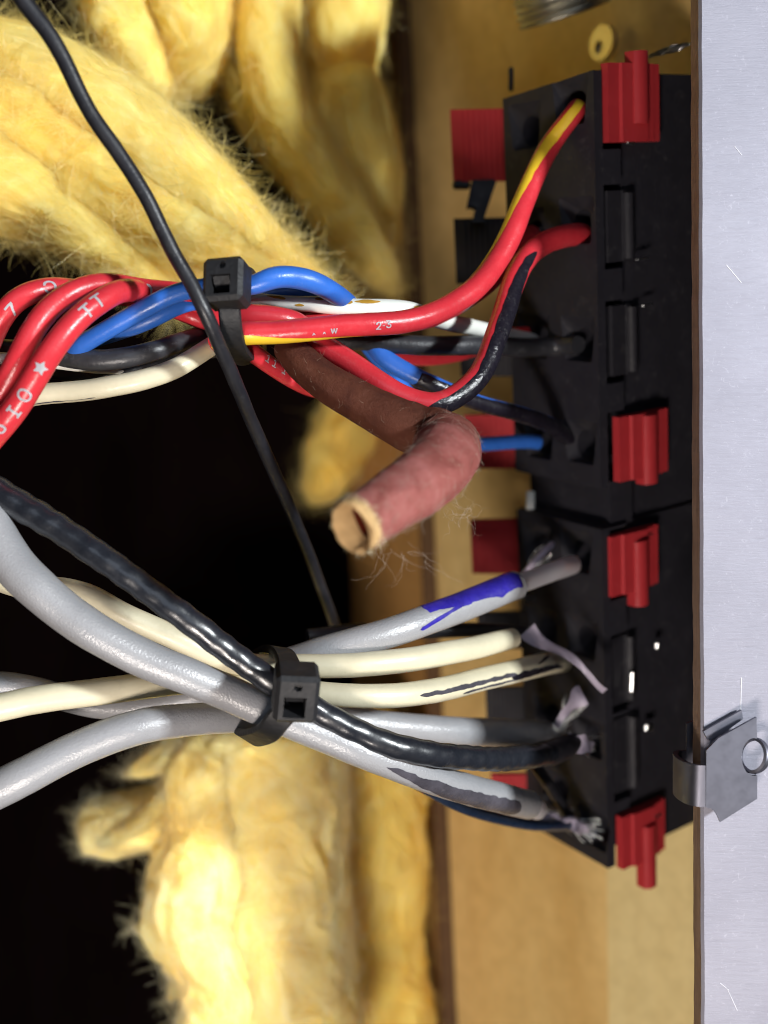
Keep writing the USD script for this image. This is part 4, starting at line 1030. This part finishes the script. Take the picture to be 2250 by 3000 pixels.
def tie_head(path, centre, ax, ay, az, w, h, d):
    """Ratchet head: a bevelled block with a square window, the pawl and a small moulded pit."""
    s = np.array([w, h, d]) / 2
    bev = w * 0.10
    pts = []
    for sx in (-1, 1):
        for sy in (-1, 1):
            for sz in (-1, 1):
                for k in range(3):
                    q = s - bev; q[k] = s[k]
                    pts.append(q * (sx, sy, sz))
    mf = m3.Manifold.hull_points(np.array(pts))
    win = m3.Manifold.cube((w * 0.50, h * 0.44, d * 1.6), True).translate((-0.04 * w, -0.14 * h, d * 0.45))
    mf -= win
    pit = m3.Manifold.cylinder(d, w * 0.09, w * 0.11, 16).translate((0, h * 0.29, d * 0.36))
    mf -= pit
    mm = mf.to_mesh(); R = np.stack([ax, ay, az], 1)
    hd_ = obj("head", trimesh.Trimesh(mm.vert_properties[:, :3] @ R.T + centre, mm.tri_verts if np.linalg.det(R) > 0 else mm.tri_verts[:, ::-1], process=False), "tie_nylon", path, smooth=25)
    pw = m3.Manifold.hull_points(np.array([[x * w * 0.40 - 0.04 * w, y, z] for x in (-.5, .5) for y, z in ((0.06 * h, d * 0.43), (0.075 * h, -d * .2), (-0.09 * h, d * 0.30), (-0.16 * h, d * 0.12), (-0.14 * h, -d * .2))]))
    mm = pw.to_mesh()
    obj("pawl", trimesh.Trimesh(mm.vert_properties[:, :3] @ R.T + centre, mm.tri_verts if np.linalg.det(R) > 0 else mm.tri_verts[:, ::-1], process=False), "tie_nylon", hd_, smooth=25)


def frame(xdir, zdir):
    z = np.array(zdir, float); z /= np.linalg.norm(z)
    x = np.array(xdir, float); x -= z * (x @ z); x /= np.linalg.norm(x)
    return x, np.cross(z, x), z


t1 = thing("cable_tie", "black cable tie round the upper bundle with its square ratchet head up", "cable tie", P(665, 920, 0))
ax, ay, az = frame((1, 0.05, 0.25), (-0.22, 0.22, 1))
k0 = upx(0.007)
tie_head(t1, P(666, 832, 0.0072), ax, ay, az, 122 * k0, 134 * k0, 100 * k0)
cen = P(690, 930, -0.006)
obj("strap", strap([P(672, 850, 0.0055), P(672, 900, 0.0062), P(676, 950, 0.0050), P(686, 1005, 0.0020), P(712, 1048, -0.0040), P(742, 1052, -0.012), P(752, 1010, -0.020), P(745, 930, -0.024), P(735, 850, -0.020), P(720, 800, -0.010), P(700, 790, -0.0), P(690, 800, 0.004)], 66 * k0, 0.0011, cen), "tie_nylon", t1, smooth=40)

t2 = thing("cable_tie", "black cable tie round the lower bundle with a tilted head and a round moulded mark", "cable tie", P(800, 2060, 0))
k0 = upx(0.011)
ax, ay, az = frame((1, -0.16, 0.10), (0.14, -0.38, 1))
tie_head(t2, P(866, 2026, 0.0115), ax, ay, az, 128 * k0, 150 * k0, 120 * k0)
cen = P(800, 2040, -0.006)
pts = [P(850, 2075, 0.0095), P(822, 2100, 0.0098), P(796, 2134, 0.0080), P(765, 2155, 0.0035), P(728, 2160, -0.004), P(702, 2130, -0.014), P(705, 2060, -0.024), P(735, 1970, -0.027), P(775, 1915, -0.020), P(812, 1905, -0.010), P(838, 1928, 0.0), P(850, 1965, 0.006)]
strp = strap(pts, 76 * k0, 0.0012, cen)
sp_ = obj("strap", strp, "tie_nylon", t2, smooth=40)
# moulded ring with L strokes on the strap
mc = P(812, 2100, 0.0112)
mx, my, mz = frame((0.75, 0.62, 0.1), (-0.15, -0.35, 1))
rg = trimesh.creation.torus(14.5 * k0, 1.1 * k0, 40, 8)
RM = np.stack([mx, my, mz], 1)
lt = text_mesh("L", 15 * k0, 0.00008); lt.vertices -= [lt.vertices[:, 0].mean() + 5 * k0, lt.vertices[:, 1].mean(), 0]
lt2 = text_mesh("2", 12 * k0, 0.00008); lt2.vertices -= [lt2.vertices[:, 0].mean() - 5 * k0, lt2.vertices[:, 1].mean(), 0]
mark = join(rg, lt, lt2)
obj("moulded_mark", trimesh.Trimesh(mark.vertices @ RM.T + mc, mark.faces, process=False), "tie_nylon", sp_, smooth=30)

# ================================================================== glass wool
def interp_path(pts, n):
    p = np.array([[*P(a, b, z / 1000)] for a, b, z, *_ in pts])
    s = np.r_[0, np.cumsum(np.linalg.norm(np.diff(p, axis=0), axis=1))]
    u = np.linspace(0, s[-1], n)
    cs = CubicSpline(s, p)
    hw = PchipInterpolator(s, [q[3] * upx(q[2] / 1000) for q in pts])(u)
    hd = PchipInterpolator(s, [q[4] / 1000 for q in pts])(u)
    return cs(u), cs(u, 1), hw, hd, s[-1]


def batt(label, paths, seed, fibre_mat="wool_fibre", wd=0.000030, n=190, m=130):
    """Torn glass wool: one or more lumpy folds drawn out along paths, combed with fine fibre, with wispy tufts at the edges.
    paths: (points, number of fibres, lump, fine, fibre length range, share of strays)."""
    path = None
    for kk, (pts, nf, lump, fine, flen, fuzz) in enumerate(paths):
        sd = seed + kk * 13
        c, t, hw, hd, L = interp_path(pts, n)
        t = t / np.linalg.norm(t, axis=1, keepdims=True)
        side = np.cross(t, [0, 0, 1.0]); side /= np.linalg.norm(side, axis=1, keepdims=True)
        nrm = np.cross(side, t)
        a = np.arange(m) * 2 * np.pi / m
        u = np.linspace(0, 1, n)
        endw = np.clip(np.minimum(u, 1 - u) / 0.08, 0.0, 1) ** 0.5
        ca, sa = np.cos(a), np.sin(a)
        v = c[:, None] + side[:, None] * (hw[:, None] * ca)[..., None] + nrm[:, None] * (hd[:, None] * sa)[..., None]
        # displacement in space, drawn out along the path: broad folds with creases, then torn lumps
        q3 = np.stack([np.broadcast_to((u * L)[:, None], (n, m)), (hw[:, None] * ca), (hd[:, None] * sa)], -1)
        warp = (fbm(q3 * 55 + sd, 3, sd) - 0.5) * 0.030
        q4 = q3 + warp[..., None] * np.array([0.3, 1, 1])
        ridge = 1 - np.abs(2 * fbm(q4 * [22, 75, 75] + sd * 3.1, 3, sd + 1) - 1) * 2.2
        big = fbm(q3 * [38, 60, 60] + sd * 1.7, 3, sd + 2) - 0.5
        small = (fbm(q4 * [130, 330, 330] + sd, 4, sd + 3) - 0.5) * 0.8 + (fbm(q4 * [110, 800, 800] + sd, 3, sd + 6) - 0.5) * 0.55
        f = (1 + lump * (big * 2.0 + (ridge - 0.6) * 0.26) + fine * small * 2.6) * endw[:, None]
        v = c[:, None] + side[:, None] * (hw[:, None] * ca * f)[..., None] + nrm[:, None] * (hd[:, None] * sa * f)[..., None]
        i, j = np.meshgrid(np.arange(n - 1), np.arange(m), indexing="ij")
        A, B = i * m + j, i * m + (j + 1) % m
        q = np.stack([A, A + m, B + m, B], -1).reshape(-1, 4)
        body = trimesh.Trimesh(v.reshape(-1, 3), np.vstack([q[:, [0, 1, 2]], q[:, [0, 2, 3]]]), process=False)
        path = path or thing("glass_wool", label, "insulation", c[n // 2])
        obj("wool_fold", body, "wool_body_lit" if fibre_mat == "wool_fibre_pale" else "wool_body", path, smooth=True)
        vn = np.array(body.vertex_normals).reshape(n, m, 3)
        if (vn[n // 2] * (v[n // 2] - c[n // 2])).sum() < 0:
            vn = -vn
        g = np.random.default_rng(sd)
        nf = int(nf * FIBRES)
        # fibres: most combed into the surface, some lifting in tufts
        ii = g.integers(1, n - 2, nf); jj = g.integers(0, m, nf)
        keep = np.sin(a[jj]) > -0.3
        ii, jj = ii[keep], jj[keep]; k = len(ii)
        p0 = v[ii, jj] + (v[ii + 1, jj] - v[ii, jj]) * g.random((k, 1)) + (v[ii, (jj + 1) % m] - v[ii, jj]) * g.random((k, 1))
        out = vn[ii, jj]
        fl = p0 * 42 + sd
        wob = np.stack([noise(fl, 1), noise(fl + 20, 2), noise(fl + 40, 3)], 1) - 0.5
        fl2 = p0 * 160 + sd
        wob2 = np.stack([noise(fl2, 4), noise(fl2 + 20, 5), noise(fl2 + 40, 6)], 1) - 0.5
        d = t[ii] * np.where(g.random(k) < 0.5, 1, -1)[:, None] + wob * 2.2 + wob2 * 1.6 + g.normal(size=(k, 3)) * 0.22
        d -= out * (d * out).sum(1, keepdims=True)
        d /= np.linalg.norm(d, axis=1, keepdims=True)
        tuft = noise(p0 * 210 + sd + 77, 7)                      # where the surface is torn loose
        stray = g.random(k) < 1.7 * fuzz * np.clip((tuft - 0.35) * 4, 0.15, 2.2)
        lift = np.where(stray, g.uniform(0.0, 0.55, k), np.where(g.random(k) < 0.12, g.uniform(0.0, 0.14, k), g.uniform(-0.03, 0.06, k)))
        d = d + out * lift[:, None]
        d /= np.linalg.norm(d, axis=1, keepdims=True)
        Ln = g.uniform(*flen, k) * np.where(stray, g.uniform(0.2, 0.6, k), 1.0)
        nseg = 6
        st = [p0 + out * 0.00008]
        dd = d
        cw = g.normal(size=(k, 3)) * np.where(stray, 0.48, 0.13)[:, None]      # each hair keeps bending its own way
        for s_ in range(nseg):
            dd = dd + cw + g.normal(size=(k, 3)) * np.where(stray, 0.22, 0.07)[:, None] - out * np.where(stray, 0.04, 0.10)[:, None]
            dd /= np.linalg.norm(dd, axis=1, keepdims=True)
            st.append(st[-1] + dd * (Ln / nseg)[:, None])
        st = np.stack(st, 1)
        w = np.array([0.7, 1, 1, 1, 0.9, 0.7, 0.3])[None] * wd * g.uniform(0.6, 1.4, (k, 1)) * np.where(stray, 0.5, g.choice([0.8, 1.0, 1.7], k))[:, None]
        curves("fibres", st[~stray], w[~stray], fibre_mat, path)
        curves("loose_fibres", st[stray], w[stray], "wool_fibre_pale", path)
    return path


FL = (0.004, 0.012)
FIBRES = 1.0
batt("broad bright yellow hank of glass wool slanting under the diagonal black lead", [
    ([(-420, 250, -44, 270, 19), (-150, 320, -44, 275, 19), (60, 400, -43, 270, 19), (300, 535, -43, 225, 18), (540, 668, -43, 165, 16), (760, 790, -46, 105, 13), (900, 875, -50, 62, 9), (990, 940, -54, 34, 5)], 32000, 0.22, 0.07, FL, 0.016),
    ([(-300, 470, -38, 150, 14), (-60, 520, -37, 155, 14), (130, 590, -37, 130, 13), (290, 700, -38, 105, 11), (420, 800, -41, 70, 8), (520, 880, -45, 36, 5)], 9000, 0.30, 0.09, FL, 0.08),
    ([(-120, 190, -41, 120, 12), (130, 250, -40, 140, 13), (360, 400, -39, 145, 13), (580, 570, -39, 120, 13), (740, 720, -42, 86, 11), (860, 835, -46, 52, 8), (930, 900, -49, 26, 5)], 16000, 0.22, 0.07, FL, 0.014)], 11)
batt("orange tuft of glass wool hanging from the top edge above the bright hank", [
    ([(560, -240, -70, 170, 16), (560, -80, -70, 165, 16), (560, 60, -70, 140, 15), (560, 170, -70, 100, 13), (540, 240, -70, 60, 9), (520, 290, -70, 30, 5)], 8000, 0.34, 0.12, (0.004, 0.010), 0.14),
    ([(330, -240, -66, 120, 14), (330, -80, -66, 115, 14), (355, 60, -65, 115, 14), (410, 180, -64, 95, 13), (455, 265, -64, 60, 9), (480, 325, -65, 28, 5)], 8000, 0.34, 0.12, (0.004, 0.010), 0.14)], 23)
batt("narrow strand of glass wool running from the top edge down to the brown wires", [
    ([(790, -260, -74, 80, 11), (790, -60, -74, 85, 11), (785, 120, -74, 90, 12), (815, 300, -74, 92, 12), (890, 450, -76, 90, 12), (985, 600, -78, 85, 11), (1075, 735, -82, 62, 9), (1150, 860, -88, 40, 6)], 7000, 0.26, 0.10, FL, 0.08),
    ([(690, -260, -80, 60, 9), (690, 0, -80, 60, 9), (700, 180, -80, 62, 9), (750, 360, -80, 60, 9), (830, 490, -82, 48, 8), (900, 590, -84, 25, 5)], 3500, 0.3, 0.12, FL, 0.12)], 37)
batt("blurred bulging glass wool pad in the corner beside the plywood", [
    ([(1000, -260, -96, 140, 12), (1010, -60, -96, 140, 12), (1010, 120, -96, 125, 11), (1010, 230, -98, 105, 8), (1020, 300, -96, 110, 11), (1035, 420, -92, 122, 16), (1070, 580, -94, 100, 12), (1110, 720, -97, 62, 8), (1130, 800, -99, 34, 5)], 5000, 0.3, 0.08, (0.005, 0.010), 0.05)], 41)
batt("ragged glass wool below the lower bundle, its colour paled for strong light", [
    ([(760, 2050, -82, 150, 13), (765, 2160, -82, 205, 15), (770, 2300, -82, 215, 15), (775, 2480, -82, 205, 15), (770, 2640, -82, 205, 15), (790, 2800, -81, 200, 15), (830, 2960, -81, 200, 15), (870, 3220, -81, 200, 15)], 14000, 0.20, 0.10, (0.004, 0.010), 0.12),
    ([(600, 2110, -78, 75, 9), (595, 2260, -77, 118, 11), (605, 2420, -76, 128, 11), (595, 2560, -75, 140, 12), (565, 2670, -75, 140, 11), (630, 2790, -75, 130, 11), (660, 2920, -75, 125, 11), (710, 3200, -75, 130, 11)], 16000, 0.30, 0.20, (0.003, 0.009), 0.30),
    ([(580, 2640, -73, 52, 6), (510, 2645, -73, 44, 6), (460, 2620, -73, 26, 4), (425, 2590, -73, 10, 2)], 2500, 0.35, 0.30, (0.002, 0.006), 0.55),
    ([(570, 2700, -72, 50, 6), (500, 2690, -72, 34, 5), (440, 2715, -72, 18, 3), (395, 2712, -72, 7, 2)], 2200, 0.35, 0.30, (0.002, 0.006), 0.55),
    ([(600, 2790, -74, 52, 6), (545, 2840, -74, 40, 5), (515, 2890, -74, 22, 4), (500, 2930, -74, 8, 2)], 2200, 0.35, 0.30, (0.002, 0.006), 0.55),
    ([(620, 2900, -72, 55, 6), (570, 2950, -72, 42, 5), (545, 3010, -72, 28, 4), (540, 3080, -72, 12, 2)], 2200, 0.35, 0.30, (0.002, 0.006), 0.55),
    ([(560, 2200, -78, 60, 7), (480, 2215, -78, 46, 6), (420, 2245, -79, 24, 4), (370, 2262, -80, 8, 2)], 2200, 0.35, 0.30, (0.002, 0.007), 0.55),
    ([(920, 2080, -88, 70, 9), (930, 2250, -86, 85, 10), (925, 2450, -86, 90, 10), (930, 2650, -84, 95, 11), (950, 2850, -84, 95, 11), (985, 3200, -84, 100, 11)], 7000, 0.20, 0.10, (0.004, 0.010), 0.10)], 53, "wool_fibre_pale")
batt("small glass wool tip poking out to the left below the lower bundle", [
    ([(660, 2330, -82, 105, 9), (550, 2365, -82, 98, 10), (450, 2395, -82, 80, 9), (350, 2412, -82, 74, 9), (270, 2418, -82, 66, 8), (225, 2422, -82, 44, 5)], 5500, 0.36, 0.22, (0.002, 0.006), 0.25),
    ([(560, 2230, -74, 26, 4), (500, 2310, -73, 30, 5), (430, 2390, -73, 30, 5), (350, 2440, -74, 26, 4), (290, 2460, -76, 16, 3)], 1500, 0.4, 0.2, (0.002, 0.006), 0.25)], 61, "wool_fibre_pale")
batt("dim glass wool deep behind the brown sleeve", [
    ([(1080, 1120, -138, 60, 8), (1030, 1230, -138, 85, 9), (985, 1330, -138, 80, 9), (940, 1420, -138, 55, 8), (910, 1480, -138, 28, 5)], 2500, 0.45, 0.2, (0.005, 0.010), 0.1)], 83)
batt("out of focus amber glass wool in the shade beside the pale lower mass", [
    ([(1090, 2060, -118, 80, 7), (1110, 2200, -118, 125, 9), (1120, 2450, -117, 130, 9), (1125, 2750, -117, 130, 9), (1135, 3050, -117, 135, 9), (1140, 3300, -117, 135, 9)], 4000, 0.3, 0.12, (0.005, 0.010), 0.05)], 97)
